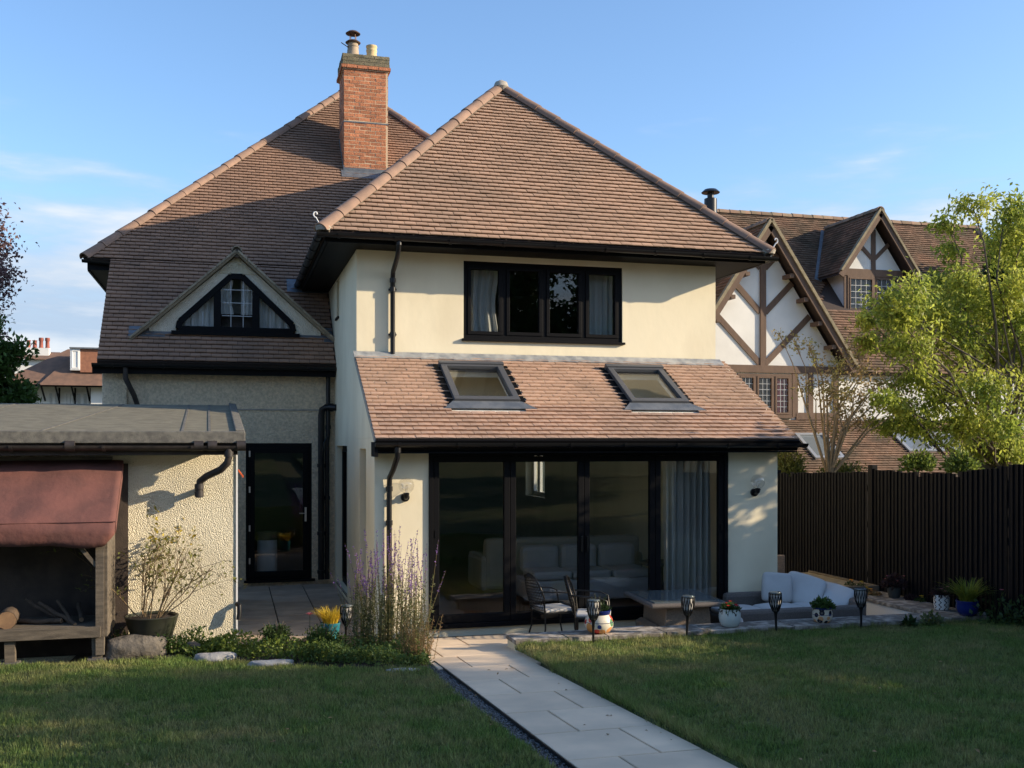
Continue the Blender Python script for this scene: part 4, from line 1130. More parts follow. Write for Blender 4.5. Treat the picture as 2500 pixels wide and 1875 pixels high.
# canvas: sloping sheet with a turned-down lip
nxc = 40; prof = [(12.735, 2.235), (12.60, 2.13), (12.40, 1.98), (12.2, 1.83), (12.02, 1.69), (11.90, 1.585), (11.855, 1.53), (11.85, 1.48), (11.86, 1.40), (11.87, 1.335)]
V = []; F = []
for j, (y, z) in enumerate(prof):
    for i in range(nxc + 1):
        a = i / nxc; x = -3.9 + a * (2.70)
        sag = .014 * math.sin(a * 9 + j * .4) + .01 * math.sin(a * 23 + j)
        if j >= 8: sag += .02 * math.sin(a * 7) ** 2
        if j >= 7: x = min(x, -1.20 - (j - 7) * .055)
        V.append((x, y + (sag * .8 if j > 5 else 0), z + sag * (1 if j > 0 else .2)))
for j in range(len(prof) - 1):
    for i in range(nxc):
        k = j * (nxc + 1) + i; F.append((k, k + 1, k + nxc + 2, k + nxc + 1))
cv = npmesh('canvas_cover', V, F, M['canvas'], ls_, True)
so = cv.modifiers.new('thick', 'SOLIDIFY'); so.thickness = .006
MB().hexa([(-1.205, 12.735, 2.10), (-1.195, 12.735, 2.10), (-1.195, 11.90, 1.47), (-1.205, 11.90, 1.47), (-1.205, 12.735, 2.235), (-1.195, 12.735, 2.235), (-1.195, 11.90, 1.585), (-1.205, 11.90, 1.585)]).build('canvas_side', M['canvas'], ls_)
MB().tube([(-3.9, 11.885, 1.592), (-1.2, 11.885, 1.592)], .006, 5).build('canvas_seam', M['canvas'], ls_)
lg = random.Random(4)
def log(x, y, z, r, l, yaw, label, pitch=0):
    t = thing('log', label, 'log', (x, y, z), yaw, 'firewood in the log store')
    mb = MB(); pts = []; 
    for k in range(5): pts.append((.012 * lg.uniform(-1, 1), -l / 2 + l * k / 4, pitch * (k / 4 - .5) + .012 * lg.uniform(-1, 1)))
    mb.tube(pts, [r * lg.uniform(.92, 1.05) for _ in pts], 10, caps=False); mb.build('bark', M['log'], t, smooth=True)
    e = MB(); 
    for k in (0, 4):
        p = Vector(pts[k]); s = -1 if k == 0 else 1
        e.lathe([(r * .96, 0), (0.001, 0)], 10); 
    e2 = MB(); e2.tube([Vector(pts[0]) - Vector((0, .003, 0)), Vector(pts[0]) + Vector((0, .004, 0))], r * .95, 10); e2.build('cut_end', M['log_end'], t)
    return t
log(-2.30, 12.15, .468 + .10, .10, .34, .1, 'big round log facing out at the left of the log store')
log(-2.02, 12.22, .468 + .028, .028, .5, 1.3, 'thin branch lying flat beside the big round log')
log(-1.86, 12.30, .468 + .10, .024, .5, .9, 'thin branch leaning up in the middle of the log store', .18)
log(-1.74, 12.26, .468 + .10, .02, .5, .5, 'thin branch leaning steeply nearest the right post', .2)
log(-1.98, 12.40, .468 + .12, .022, .5, 1.05, 'thin branch at the back of the log store', .22)
log(-1.62, 12.36, .468 + .09, .026, .42, .2, 'short stick against the right side of the log store', .12)
# ------------------------------------------------------------------ plant helpers
def leaf_quads(C, D, Nn, Ln, Wd, fold=.25):
    """diamond leaves: base C, direction D, side from Nn; lengths Ln, widths Wd"""
    n = len(C)
    D = D / (np.linalg.norm(D, axis=1, keepdims=True) + 1e-9)
    S = np.cross(D, Nn); S /= (np.linalg.norm(S, axis=1, keepdims=True) + 1e-9)
    U = np.cross(S, D)
    Ln = Ln[:, None]; Wd = Wd[:, None]
    mid = C + D * Ln * .45
    V = np.stack([C, mid + S * Wd * .5 + U * Wd * fold, C + D * Ln, mid - S * Wd * .5 + U * Wd * fold], 1).reshape(-1, 3)
    b = np.arange(n)[:, None] * 4
    F = np.concatenate([b + np.array([[0, 1, 2]]), b + np.array([[0, 2, 3]])], 1).reshape(-1, 3)
    return V, F

def rand_dirs(r, n, up=0., spread=1.):
    D = r.normal(size=(n, 3)) * spread; D[:, 2] += up
    return D / (np.linalg.norm(D, axis=1, keepdims=True) + 1e-9)

def grow(r, base, d, length, rad, level, maxlevel, kids, segs, out, tips, spread=.7, droop=0., taper=.62, lenf=.68, start=.35):
    """recursive branches: out gets (pts, radii, level), tips gets (point, direction)"""
    p = Vector(base); d = Vector(d).normalized(); pts = [p.copy()]; rs = [rad]
    st = length / segs
    for i in range(segs):
        d = (d + Vector(r.normal(size=3)) * .12 + Vector((0, 0, -droop * (level + 1) * .12))).normalized()
        p = p + d * st; pts.append(p.copy()); rs.append(max(rad * (1 - (1 - taper) * (i + 1) / segs), .0015))
    out.append((pts, rs, level))
    if level >= maxlevel:
        for q in pts[1:]: tips.append((q, d.copy()))
        return
    nk = kids[level] if isinstance(kids, (list, tuple)) else kids
    for k in range(nk):
        t = start + (1 - start) * (k + r.uniform(.2, .9)) / nk
        i = min(int(t * segs), segs - 1); q = pts[i].lerp(pts[i + 1], t * segs - i)
        a = Vector(r.normal(size=3)); a = (a - d * a.dot(d)).normalized()
        nd = (d * r.uniform(.5, .9) + a * spread * r.uniform(.7, 1.2)).normalized()
        grow(r, q, nd, length * lenf * r.uniform(.75, 1.15), rs[min(i, segs)] * .6, level + 1, maxlevel, kids, max(3, segs - 1), out, tips, spread, droop, taper, lenf, start)

def branch_mesh(out, name, m, parent, minr=0, sides=(8, 6, 4, 3, 3)):
    mb = MB()
    for pts, rs, lv in out:
        if rs[0] < minr: continue
        mb.tube(pts, rs, sides[min(lv, 4)], caps=False)
    return mb.build(name, m, parent, smooth=True, fix=False)

def leafy(r, tips, per, spread, Ln, Wd, hang=0., dirw=.6, nup=1.0, fold=.2):
    P_ = np.array([tuple(t[0]) for t in tips]); D_ = np.array([tuple(t[1]) for t in tips])
    idx = np.repeat(np.arange(len(P_)), per)
    C = P_[idx] + r.normal(size=(len(idx), 3)) * spread
    D = D_[idx] * dirw + rand_dirs(r, len(idx)); D[:, 2] -= hang
    N = rand_dirs(r, len(idx), nup)
    return leaf_quads(C, D, N, r.uniform(.7, 1.3, len(idx)) * Ln, r.uniform(.7, 1.3, len(idx)) * Wd, fold)

def merge(parts):
    V = []; F = []; b = 0
    for v, f in parts:
        V.append(v); F.append(f + b); b += len(v)
    return np.concatenate(V), np.concatenate(F)

def blades(r, c, n, h, lean, w, rad, m, name, parent, curve=.6, seg=5):
    """arching grass blades as ribbons in local coordinates"""
    V = []; F = []
    for i in range(n):
        a = r.uniform(0, 6.283); rr = rad * math.sqrt(r.uniform()); x, y = c[0] + rr * math.cos(a), c[1] + rr * math.sin(a)
        a2 = a + r.normal() * .5; L_ = h * r.uniform(.65, 1.1); ln = lean * r.uniform(.3, 1.2)
        dx, dy = math.cos(a2), math.sin(a2); sx_, sy_ = -dy, dx; b = len(V)
        for k in range(seg + 1):
            t = k / seg; o = ln * L_ * (t ** 1.6); z = L_ * (t - curve * ln * t * t * .8); ww = w * (1 - t) ** .6 * .5 + .0008
            V.append((x + dx * o - sx_ * ww, y + dy * o - sy_ * ww, c[2] + z)); V.append((x + dx * o + sx_ * ww, y + dy * o + sy_ * ww, c[2] + z))
            if k < seg: F.append((b + 2 * k, b + 2 * k + 1, b + 2 * k + 3, b + 2 * k + 2))
    return npmesh(name, V, F, m, parent)

LM = {
 'green': leaf_mat('leaf_green', (.07, .12, .025), (.045, .085, .02)),
 'lime': leaf_mat('leaf_lime', (.20, .25, .045), (.11, .16, .03), scale=6),
 'maple': leaf_mat('leaf_maple', (.44, .46, .08), (.25, .32, .055), rand=.4, trans=.5),
 'dark': leaf_mat('leaf_dark', (.045, .08, .022), (.03, .055, .017)),
 'laurel': leaf_mat('leaf_laurel', (.075, .13, .03), (.05, .095, .022)),
 'copper': leaf_mat('leaf_copper', (.19, .112, .108), (.12, .072, .072), trans=.3),
 'laurel_lit': leaf_mat('leaf_laurel_lit', (.13, .21, .045), (.08, .14, .03)),  # laurel leaf brightened in its colour to look sunlit
 'brown': leaf_mat('leaf_brown', (.38, .22, .11), (.26, .19, .08), rand=.4),
 'palebrown': leaf_mat('leaf_palebrown', (.44, .29, .15), (.30, .29, .09), rand=.4, scale=3),
 'cover': leaf_mat('leaf_cover', (.16, .22, .055), (.09, .14, .035), scale=5),
 'olive': leaf_mat('leaf_olive', (.20, .19, .045), (.11, .13, .03), rand=.4),
 'yellow': leaf_mat('leaf_yellow', (.50, .36, .03), (.38, .30, .04), rand=.3),
 'hakone': leaf_mat('leaf_hakone', (.32, .34, .045), (.20, .24, .035), rand=.35),
 'gold': leaf_mat('leaf_gold', (.62, .44, .04), (.48, .36, .04), rand=.25),
 'purple': leaf_mat('petal_purple', (.25, .13, .40), (.34, .20, .44), rand=.35),
 'pink': leaf_mat('petal_pink', (.52, .12, .18), (.55, .2, .25), rand=.2),
 'red': leaf_mat('petal_red', (.55, .03, .03), (.6, .06, .05), rand=.25),
 'orange': leaf_mat('petal_orange', (.85, .35, .015), (.85, .45, .03), rand=.15),
 'sage': leaf_mat('leaf_sage', (.17, .185, .075), (.12, .15, .055), rand=.35, scale=4),
 'straw': leaf_mat('stem_straw', (.28, .21, .10), (.20, .18, .075), rand=.3),
 'plum': leaf_mat('leaf_plum', (.05, .025, .03), (.03, .02, .02), rand=.4),
}
# ------------------------------------------------------------------ solar torches
tor = thing('solar_torch', 'x', 'torch', (0, 0, 0))
MB().lathe([(.008, 0), (.011, .03), (.013, .16), (.017, .22), (.030, .255)], 12).build('stake', M['black'], tor, smooth=True)
cg = MB()
prof_ = lambda t: .030 + .036 * math.sin(min(1, t * 1.15) * math.pi * .62)
for k in range(14):
    a = k / 14 * 6.283
    cg.tube([(prof_(t) * math.cos(a + t * .5), prof_(t) * math.sin(a + t * .5), .25 + .2 * t) for t in (0, .2, .4, .6, .8, 1)], .0042, 5)
    cg.tube([(prof_(t) * math.cos(a - t * .5), prof_(t) * math.sin(a - t * .5), .25 + .2 * t) for t in (0, .2, .4, .6, .8, 1)], .0035, 5)
cg.build('cage', M['black'], tor, smooth=True)
MB().lathe([(.026, .255), (.046, .30), (.054, .36), (.050, .44)], 14).build('diffuser', M['diffuser'] if 'diffuser' in M else M['white_paint'], tor, smooth=True)
MB().lathe([(.060, .44), (.064, .452), (.060, .462), (.002, .464)], 16).build('solar_cap', M['table_glass'], tor, smooth=True)
spots = [((3.93, 10.98), 'black solar torch light in front of the big patterned pot'), ((5.08, 11.0), 'black solar torch light in front of the wicker table'),
         ((6.22, 10.98), 'black solar torch light between the white pot and the small patterned pot'), ((7.36, 10.97), 'black solar torch light furthest right, before the white inner wall'),
         ((1.31, 12.30), 'black solar torch light beside the turquoise pot')]
for i, ((x, y), lab) in enumerate(spots):
    o = tor if i == 0 else copy_tree(tor)
    o.location = (x, y, gz(y) + (.07 if i < 4 else .0)); o.scale = (1.15, 1.15, 1.08); o['label'] = lab; o['group'] = 'solar torches in the garden'; o.rotation_euler = (random.uniform(-.04, .04), random.uniform(-.04, .04), i)

# ------------------------------------------------------------------ pots
def pot_mat(name, kind):
    m, t, b, Lk = new_mat(name)
    N = t.nodes.new
    tc_ = N('ShaderNodeTexCoord'); b.inputs['Roughness'].default_value = .22; b.inputs['Specular IOR Level'].default_value = .5
    def ramp(src, stops, interp='CONSTANT'):
        r_ = N('ShaderNodeValToRGB'); r_.color_ramp.interpolation = interp
        e = r_.color_ramp.elements
        while len(e) < len(stops): e.new(.5)
        for k, (p, c) in enumerate(stops): e[k].position = p; e[k].color = (*c, 1)
        Lk(src, r_.inputs[0]); return r_.outputs[0]
    sep = N('ShaderNodeSeparateXYZ'); Lk(tc_.outputs['Object'], sep.inputs[0])
    ang = N('ShaderNodeMath'); ang.operation = 'ARCTAN2'; Lk(sep.outputs[1], ang.inputs[0]); Lk(sep.outputs[0], ang.inputs[1])
    if kind == 'squiggle':
        w_ = N('ShaderNodeMath'); w_.operation = 'MULTIPLY'; w_.inputs[1].default_value = 105; Lk(sep.outputs[2], w_.inputs[0])
        s_ = N('ShaderNodeMath'); s_.operation = 'SINE'; Lk(w_.outputs[0], s_.inputs[0])
        a5 = N('ShaderNodeMath'); a5.operation = 'MULTIPLY_ADD'; a5.inputs[1].default_value = .13; Lk(s_.outputs[0], a5.inputs[0]); Lk(ang.outputs[0], a5.inputs[2])
        a6 = N('ShaderNodeMath'); a6.operation = 'MULTIPLY'; a6.inputs[1].default_value = 1.45; Lk(a5.outputs[0], a6.inputs[0])
        fr_n = N('ShaderNodeMath'); fr_n.operation = 'FRACT'; Lk(a6.outputs[0], fr_n.inputs[0])
        Lk(ramp(fr_n.outputs[0], [(0, (.62, .61, .58)), (.36, (.012, .012, .014)), (.56, (.62, .61, .58))]), b.inputs['Base Color'])
    elif kind == 'drip':
        nz_ = N('ShaderNodeTexNoise'); nz_.inputs['Scale'].default_value = 14
        mp_ = N('ShaderNodeMapping'); mp_.inputs['Scale'].default_value = (2.2, 2.2, .15); Lk(tc_.outputs['Object'], mp_.inputs[0]); Lk(mp_.outputs[0], nz_.inputs['Vector'])
        ad = N('ShaderNodeMath'); ad.operation = 'MULTIPLY_ADD'; ad.inputs[1].default_value = .33; Lk(nz_.outputs['Fac'], ad.inputs[0]); Lk(sep.outputs[2], ad.inputs[2])
        Lk(ramp(ad.outputs[0], [(0, (.50, .56, .53)), (.352, (.05, .045, .04)), (.385, (.50, .56, .53))]), b.inputs['Base Color'])
    elif kind in ('talavera', 'talavera2'):
        vo = N('ShaderNodeTexVoronoi'); vo.inputs['Scale'].default_value = 10.5 if kind == 'talavera' else 15; Lk(tc_.outputs['Object'], vo.inputs['Vector'])
        hs = N('ShaderNodeSeparateColor'); Lk(vo.outputs['Color'], hs.inputs[0])
        if kind == 'talavera':
            cell = ramp(hs.outputs[0], [(0, (.55, .05, .03)), (.25, (.62, .28, .08)), (.45, (.03, .06, .22)), (.62, (.10, .22, .10)), (.78, (.62, .32, .10))])
            cream = (.66, .60, .48)
        else:
            cell = ramp(hs.outputs[0], [(0, (.02, .02, .03)), (.4, (.58, .30, .14)), (.75, (.06, .07, .14))]); cream = (.60, .52, .40)
        rad_ = ramp(vo.outputs['Distance'], [(0, (.8, .74, .6)), (.16, (1, 1, 1)), (.50, (0, 0, 0))])
        mxx = N('ShaderNodeMix'); mxx.data_type = 'RGBA'; mxx.inputs[6].default_value = (*cream, 1); Lk(cell, mxx.inputs[7])
        rr_ = N('ShaderNodeSeparateColor'); Lk(rad_, rr_.inputs[0]); Lk(rr_.outputs[0], mxx.inputs[0])
        z_ = N('ShaderNodeMath'); z_.operation = 'MULTIPLY'; z_.inputs[1].default_value = 4.0 if kind == 'talavera' else 5.2; Lk(sep.outputs[2], z_.inputs[0])
        bands = ramp(z_.outputs[0], [(0, (0, 0, 0)), (.50, (1, 1, 1)), (.525, (0, 0, 0)), (.86, (1, 1, 1))])
        bs = N('ShaderNodeSeparateColor'); Lk(bands, bs.inputs[0])
        m2 = N('ShaderNodeMix'); m2.data_type = 'RGBA'; m2.inputs[7].default_value = (.015, .03, .11, 1); Lk(mxx.outputs[2], m2.inputs[6]); Lk(bs.outputs[0], m2.inputs[0])
        Lk(m2.outputs[2], b.inputs['Base Color'])
    elif kind == 'teal':
        b.inputs['Base Color'].default_value = (.02, .20, .27, 1)
    elif kind == 'blue':
        b.inputs['Base Color'].default_value = (.008, .018, .12, 1)
    return m
pr = np.random.default_rng(21)
def soil(t, r, z): MB().lathe([(r, z), (.001, z + .012)], 18, cap=False).build('soil', M['soil'], t)
def bush(r, t, n, c, rad, Ln, Wd, mt, name='foliage', flat=.75, up=.4):
    P_ = rand_dirs(r, n) * (r.uniform(0, 1, (n, 1)) ** .45) * rad; P_[:, 2] = np.abs(P_[:, 2]) * flat; P_ += np.array(c)
    D = (P_ - np.array(c)) / rad + rand_dirs(r, n, up)
    V, F = leaf_quads(P_, D, rand_dirs(r, n, .5), r.uniform(.6, 1.3, n) * Ln, r.uniform(.6, 1.3, n) * Wd)
    return npmesh(name, V, F, mt, t)
def flower(t, p, r, mt, n=9, rings=2):
    mb = MB()
    for q in range(rings):
        for k in range(n):
            a = k / n * 6.283 + q * .35; rr = r * (1 - q * .3); 
            d = Vector((math.cos(a), math.sin(a), .35 + q * .5)).normalized(); s = Vector((-math.sin(a), math.cos(a), 0)); p_ = Vector(p)
            mb.add([p_, p_ + d * rr * .6 + s * rr * .32, p_ + d * rr, p_ + d * rr * .6 - s * rr * .32], [(0, 1, 2, 3)])
    return mb.build('flower', mt, t, fix=False)

CZ = .252
# big patterned pot
t = thing('potted_plant', 'big colourful hand-painted pot on the wall nearest the path', 'potted plant', (4.10, 11.26, CZ), .4, 'pots along the garden wall')
MB().lathe([(.09, 0), (.13, .02), (.165, .075), (.168, .12), (.155, .165), (.130, .20), (.122, .215)], 32).build('pot', pot_mat('talavera_pot', 'talavera'), t, smooth=True)
MB().lathe([(.122, .213), (.128, .22), (.135, .258), (.128, .262), (.110, .25), (.108, .235)], 32, cap=False).build('rim', pot_mat('blue_rim', 'blue'), t, smooth=True)
soil(t, .112, .235)
bush(pr, t, 260, (0, 0, .24), .12, .045, .02, LM['dark'], up=.7)
st = MB()
for k in range(9): 
    a = k * .7; st.tube([(0.03 * math.cos(a), .03 * math.sin(a), .24), (.06 * math.cos(a), .06 * math.sin(a), .34), (.09 * math.cos(a), .09 * math.sin(a), .40 + .02 * (k % 3))], .002, 4)
st.build('stem', LM['dark'], t)
# white glazed pot with red flowers
t = thing('potted_plant', 'pale glazed pot with dark drips and small red flowers', 'potted plant', (5.74, 11.22, CZ), 0, 'pots along the garden wall')
MB().lathe([(.07, 0), (.095, .008), (.122, .06), (.130, .11), (.128, .16), (.118, .205), (.122, .214), (.112, .214), (.108, .19)], 32, cap=False).build('pot', pot_mat('drip_pot', 'drip'), t, smooth=True)
soil(t, .109, .195)
bush(pr, t, 420, (0, 0, .19), .115, .04, .018, LM['green'], up=.8)
for p in ((-.06, -.08, .255), (.035, -.085, .265), (.02, .02, .29), (-.04, .0, .275), (.06, -.06, .25)): flower(t, p, .032, LM['red'])
# small patterned pot
t = thing('potted_plant', 'small patterned pot with dark motifs and trailing green leaves', 'potted plant', (6.97, 11.20, CZ), .8, 'pots along the garden wall')
MB().lathe([(.085, 0), (.105, .015), (.122, .06), (.124, .10), (.117, .14), (.119, .16), (.125, .185), (.116, .187), (.108, .17)], 32, cap=False).build('pot', pot_mat('talavera_small', 'talavera2'), t, smooth=True)
soil(t, .11, .172)
bush(pr, t, 330, (0, 0, .17), .125, .06, .032, LM['laurel'], up=.5, flat=.9)
st = MB(); st.tube([(.0, 0, .2), (-.06, -.02, .32), (-.09, -.04, .36)], .003, 4); st.build('stem', LM['laurel'], t)
# squiggle pot
t = thing('potted_plant', 'white pot with black squiggle lines by the fence', 'potted plant', (9.00, 11.62, CZ), 0, 'pots along the garden wall')
MB().lathe([(.075, 0), (.09, .006), (.100, .06), (.104, .12), (.100, .195), (.092, .197), (.09, .18)], 32, cap=False).build('pot', pot_mat('squiggle_pot', 'squiggle'), t, smooth=True)
soil(t, .092, .182)
bush(pr, t, 260, (0, 0, .18), .12, .06, .035, LM['plum'], up=.6)
for p in ((-.06, -.07, .28), (.05, -.05, .30), (-.02, -.09, .25)): flower(t, p, .028, LM['pink'], 6, 1)
# blue pot with golden grass
t = thing('potted_plant', 'cobalt blue pot with arching lime green grass', 'potted plant', (9.00, 11.13, CZ), 0, 'pots along the garden wall')
MB().lathe([(.075, 0), (.095, .008), (.128, .06), (.140, .115), (.134, .165), (.142, .18), (.140, .195), (.125, .195), (.120, .17)], 32, cap=False).build('pot', pot_mat('blue_pot', 'blue'), t, smooth=True)
soil(t, .122, .17)
blades(pr, (0, 0, .17), 360, .36, .95, .009, .085, LM['hakone'], 'grass_blade', t)
# dark pot
t = thing('potted_plant', 'dark grey pot with a purple-black leafy plant below the fence', 'potted plant', (9.05, 12.70, CZ), 0, 'pots along the garden wall')
MB().lathe([(.065, 0), (.075, .005), (.090, .07), (.100, .13), (.104, .15), (.094, .152), (.09, .13)], 28, cap=False).build('pot', M['pot_dark'] if 'pot_dark' in M else M['wall_dark'], t, smooth=True)
soil(t, .093, .135)
bush(pr, t, 520, (0, 0, .15), .17, .05, .03, LM['plum'], up=.5, flat=1.0)
for k in range(6): flower(t, (.13 * math.cos(k * 1.1), .13 * math.sin(k * 1.1), .25 + .06 * (k % 2)), .022, LM['pink'], 5, 1)
# turquoise ribbed pot with golden grass
t = thing('potted_plant', 'ribbed turquoise pot with bright yellow grass beside the path bed', 'potted plant', (1.16, 12.60, gz(12.6) + .03), 0)
mb = MB(); mb.lathe([(.075, 0), (.085, .01), (.110, .20), (.118, .235), (.105, .235), (.10, .21)], 36, cap=False)
for i, v in enumerate(mb.v):
    a = math.atan2(v[1], v[0]); k_ = 1 + .045 * math.cos(a * 18) * (1 if v[2] < .22 else 0); mb.v[i] = (v[0] * k_, v[1] * k_, v[2])
mb.build('pot', M['teal_stripe'] if 'teal_stripe' in M else pot_mat('teal_pot', 'teal'), t, smooth=True)
soil(t, .10, .215)
blades(pr, (0, 0, .215), 330, .25, .8, .008, .085, LM['gold'], 'grass_blade', t)
# marigolds and small bedding plants
for (x, y, lab, mt) in ((8.95, 13.62, 'orange marigold in the bed under the fence, furthest back', 'orange'), (8.98, 13.40, 'yellow marigold in the middle of the bed corner', 'gold'), (8.94, 13.22, 'low yellow marigold beside the bed corner', 'gold'), (8.90, 13.06, 'orange marigold at the wall coping behind the right torch', 'orange'), (9.17, 12.28, 'yellow marigold on the coping between the dark pot and squiggle pot', 'gold')):
    t = thing('marigold', lab, 'flower', (x, y, .24 if y < 13.3 else .30), 0, 'marigolds below the fence')
    bush(pr, t, 90, (0, 0, 0), .07, .04, .015, LM['dark'], up=.6)
    flower(t, (0, -.02, .085), .036, LM[mt], 12, 3); flower(t, (.05, .03, .06), .024, LM[mt], 10, 2)
t = thing('bedding_plant', 'low pinkish bedding plant on the coping left of the dark pot', 'plant', (8.92, 12.98, .245), 0); bush(pr, t, 160, (0, 0, 0), .10, .045, .025, LM['brown'], up=.3, flat=.5)
t = thing('bedding_plant', 'dark trailing plant on the coping right of the dark pot', 'plant', (9.15, 12.45, .245), 0); bush(pr, t, 160, (0, 0, 0), .10, .045, .03, LM['plum'], up=.3, flat=.6)
t = thing('pebble_ornament', 'small pale shells and pebbles on the coping right of the blue pot', 'stones', (9.15, 11.12, .252), 0)
for k in range(6): 
    s_ = MB().lathe([(.001, 0), (.022, .008), (.026, .018), (.014, .032), (.001, .036)], 8, ((k - 2.5) * .045, (k % 2) * .04 - .03, 0)).build('pebble', M['rock_pale'], t, smooth=True)
# weeds and rose stems at the right end of the wall
for i, (x, y, hgt, lab) in enumerate(((8.35, 10.95, .16, 'broad-leaved weed at the foot of the wall'), (9.1, 10.75, .42, 'small leggy rose at the right end of the wall'), (8.0, 10.93, .10, 'low weed in the lawn edge before the white inner wall'), (9.22, 10.35, .28, 'dark leafy clump at the fence foot near the right edge'))):
    t = thing('weed', lab, 'plant', (x, y, gz(y) + .07), 0, 'weeds along the wall foot')
    bush(pr, t, 90 if i != 3 else 300, (0, 0, .02), hgt * .7 if i != 3 else .3, .07, .04, LM['sage' if i == 0 else 'dark'], up=.6, flat=1.2)
    if i == 1:
        st = MB(); 
        for k in range(5): st.tube([(0, 0, 0), (.04 * math.cos(k * 1.3), .04 * math.sin(k * 1.3), .2), (.10 * math.cos(k * 1.3), .10 * math.sin(k * 1.3), .42)], .003, 4)
        st.build('stem', LM['dark'], t)
        flower(t, (.02, -.08, .44), .03, LM['pink'])

# ------------------------------------------------------------------ planting left of the path
# shrub in a wide black planter by the shed
t = thing('potted_shrub', 'twiggy shrub with yellowing leaves in a wide black planter against the shed', 'potted shrub', (-.86, 12.36, .17), 0)
MB().lathe([(.16, 0), (.20, .02), (.26, .20), (.285, .30), (.295, .315), (.28, .325), (.265, .30)], 32, cap=False).build('planter', M['planter'] if 'planter' in M else M['black'], t, smooth=True)
soil(t, .268, .29)
out_, tips_ = [], []
r2 = np.random.default_rng(31)
for k in range(15):
    a = r2.uniform(0, 6.283); 
    lean_ = r2.uniform(.2, .95)
    grow(r2, (.10 * math.cos(a), .07 * math.sin(a), .28), (math.cos(a) * lean_ + .12, math.sin(a) * lean_ * .35, 1.15), r2.uniform(.50, .88), .007, 0, 2, [4, 3], 6, out_, tips_, spread=.55, lenf=.46, start=.3)
branch_mesh(out_, 'branch', M['twig'] if 'twig' in M else M['bark_pale'], t)
tp_ = [tips_[i] for i in r2.choice(len(tips_), min(620, len(tips_)), False)]
V, F = leafy(r2, tp_, 1, .02, .05, .022, 0); npmesh('leaf', V, F, LM['olive'], t)
tp_ = sorted(tips_, key=lambda q: -q[0].z)[:60]
V, F = leafy(r2, tp_, 1, .02, .05, .03, 0); npmesh('leaf', V, F, LM['yellow'], t)

def toadflax(x, y, n, hmax, spread, seed, lab, rng_=None):
    r = np.random.default_rng(seed)
    t = thing('toadflax', lab, 'flowering plant', (x, y, gz(y)), 0, 'purple toadflax clump by the path')
    st = MB(); LV = []; FV = []
    for i in range(n):
        a = r.uniform(0, 6.283); rr = spread * math.sqrt(r.uniform()); bx, by = rr * math.cos(a), rr * math.sin(a) * .6
        h = hmax * r.uniform(.55, 1.0) if r.uniform() < .75 else hmax * r.uniform(.25, .55); lx, ly = r.normal() * .10 + bx * .25, r.normal() * .06
        pts = [Vector((bx + lx * t_ ** 1.5 + .008 * math.sin(5 * t_ + i), by + ly * t_ ** 1.5, h * t_)) for t_ in np.linspace(0, 1, 7)]
        st.tube(pts, [.0042, .004, .0036, .003, .0026, .002, .0012], 4, caps=False)
        nl = int(h * 75); ts_ = r.uniform(.02, .72, nl)
        base = np.array([tuple(pts[min(int(q * 6), 5)].lerp(pts[min(int(q * 6), 5) + 1], q * 6 - int(q * 6))) for q in ts_]).reshape(-1, 3)
        D = rand_dirs(r, nl, .55)
        LV.append(leaf_quads(base, D, rand_dirs(r, nl, .2), r.uniform(.03, .065, nl) * (1.15 - ts_ * .7), r.uniform(.006, .010, nl)))
        if h > hmax * .5:
            nf = int(30 * r.uniform(.4, 1.2)); q = r.uniform(.76, .99, nf)
            base = np.array([tuple(pts[5].lerp(pts[6], max(0, (w_ * 6 - 5))) if w_ * 6 > 5 else pts[4].lerp(pts[5], w_ * 6 - 4)) for w_ in q]).reshape(-1, 3)
            FV.append(leaf_quads(base, rand_dirs(r, nf, .5), rand_dirs(r, nf), r.uniform(.012, .022, nf), r.uniform(.010, .016, nf)))
    st.build('stem', LM['straw'], t, fix=False)
    V, F = merge(LV); npmesh('foliage', V, F, LM['toad'] if 'toad' in LM else LM['sage'], t)
    if FV: V, F = merge(FV); npmesh('flower_spikes', V, F, LM['purple'], t)
toadflax(1.50, 11.72, 46, 1.28, .20, 41, 'tall purple toadflax clump furthest left, beside the torch')
toadflax(1.70, 11.48, 46, 1.45, .20, 42, 'tall purple toadflax clump in the middle of the group')
toadflax(1.93, 11.18, 40, 1.30, .17, 43, 'purple toadflax clump nearest the path, leaning over the slabs')
t = thing('toadflax', 'dry reddish toadflax clump at the foot of the group by the path edge', 'flowering plant', (1.93, 10.88, gz(10.9)), 0, 'purple toadflax clump by the path')
r3 = np.random.default_rng(44); st = MB(); LV = []
for i in range(40):
    a = r3.uniform(0, 6.28); rr = .16 * math.sqrt(r3.uniform()); h = r3.uniform(.2, .62)
    pts = [Vector((rr * math.cos(a) + .1 * q * math.cos(a), (rr * math.sin(a)) * .7, h * q)) for q in np.linspace(0, 1, 5)]
    st.tube(pts, .003, 4, caps=False); nl = 34; ts_ = r3.uniform(0, 1, nl)
    base = np.array([tuple(pts[min(int(q * 4), 3)].lerp(pts[min(int(q * 4), 3) + 1], q * 4 - int(q * 4))) for q in ts_])
    LV.append(leaf_quads(base, rand_dirs(r3, nl, .5), rand_dirs(r3, nl), r3.uniform(.02, .04, nl), r3.uniform(.006, .01, nl)))
st.build('stem', LM['straw'], t, fix=False); V, F = merge(LV); npmesh('foliage', V, F, LM['brown'], t)

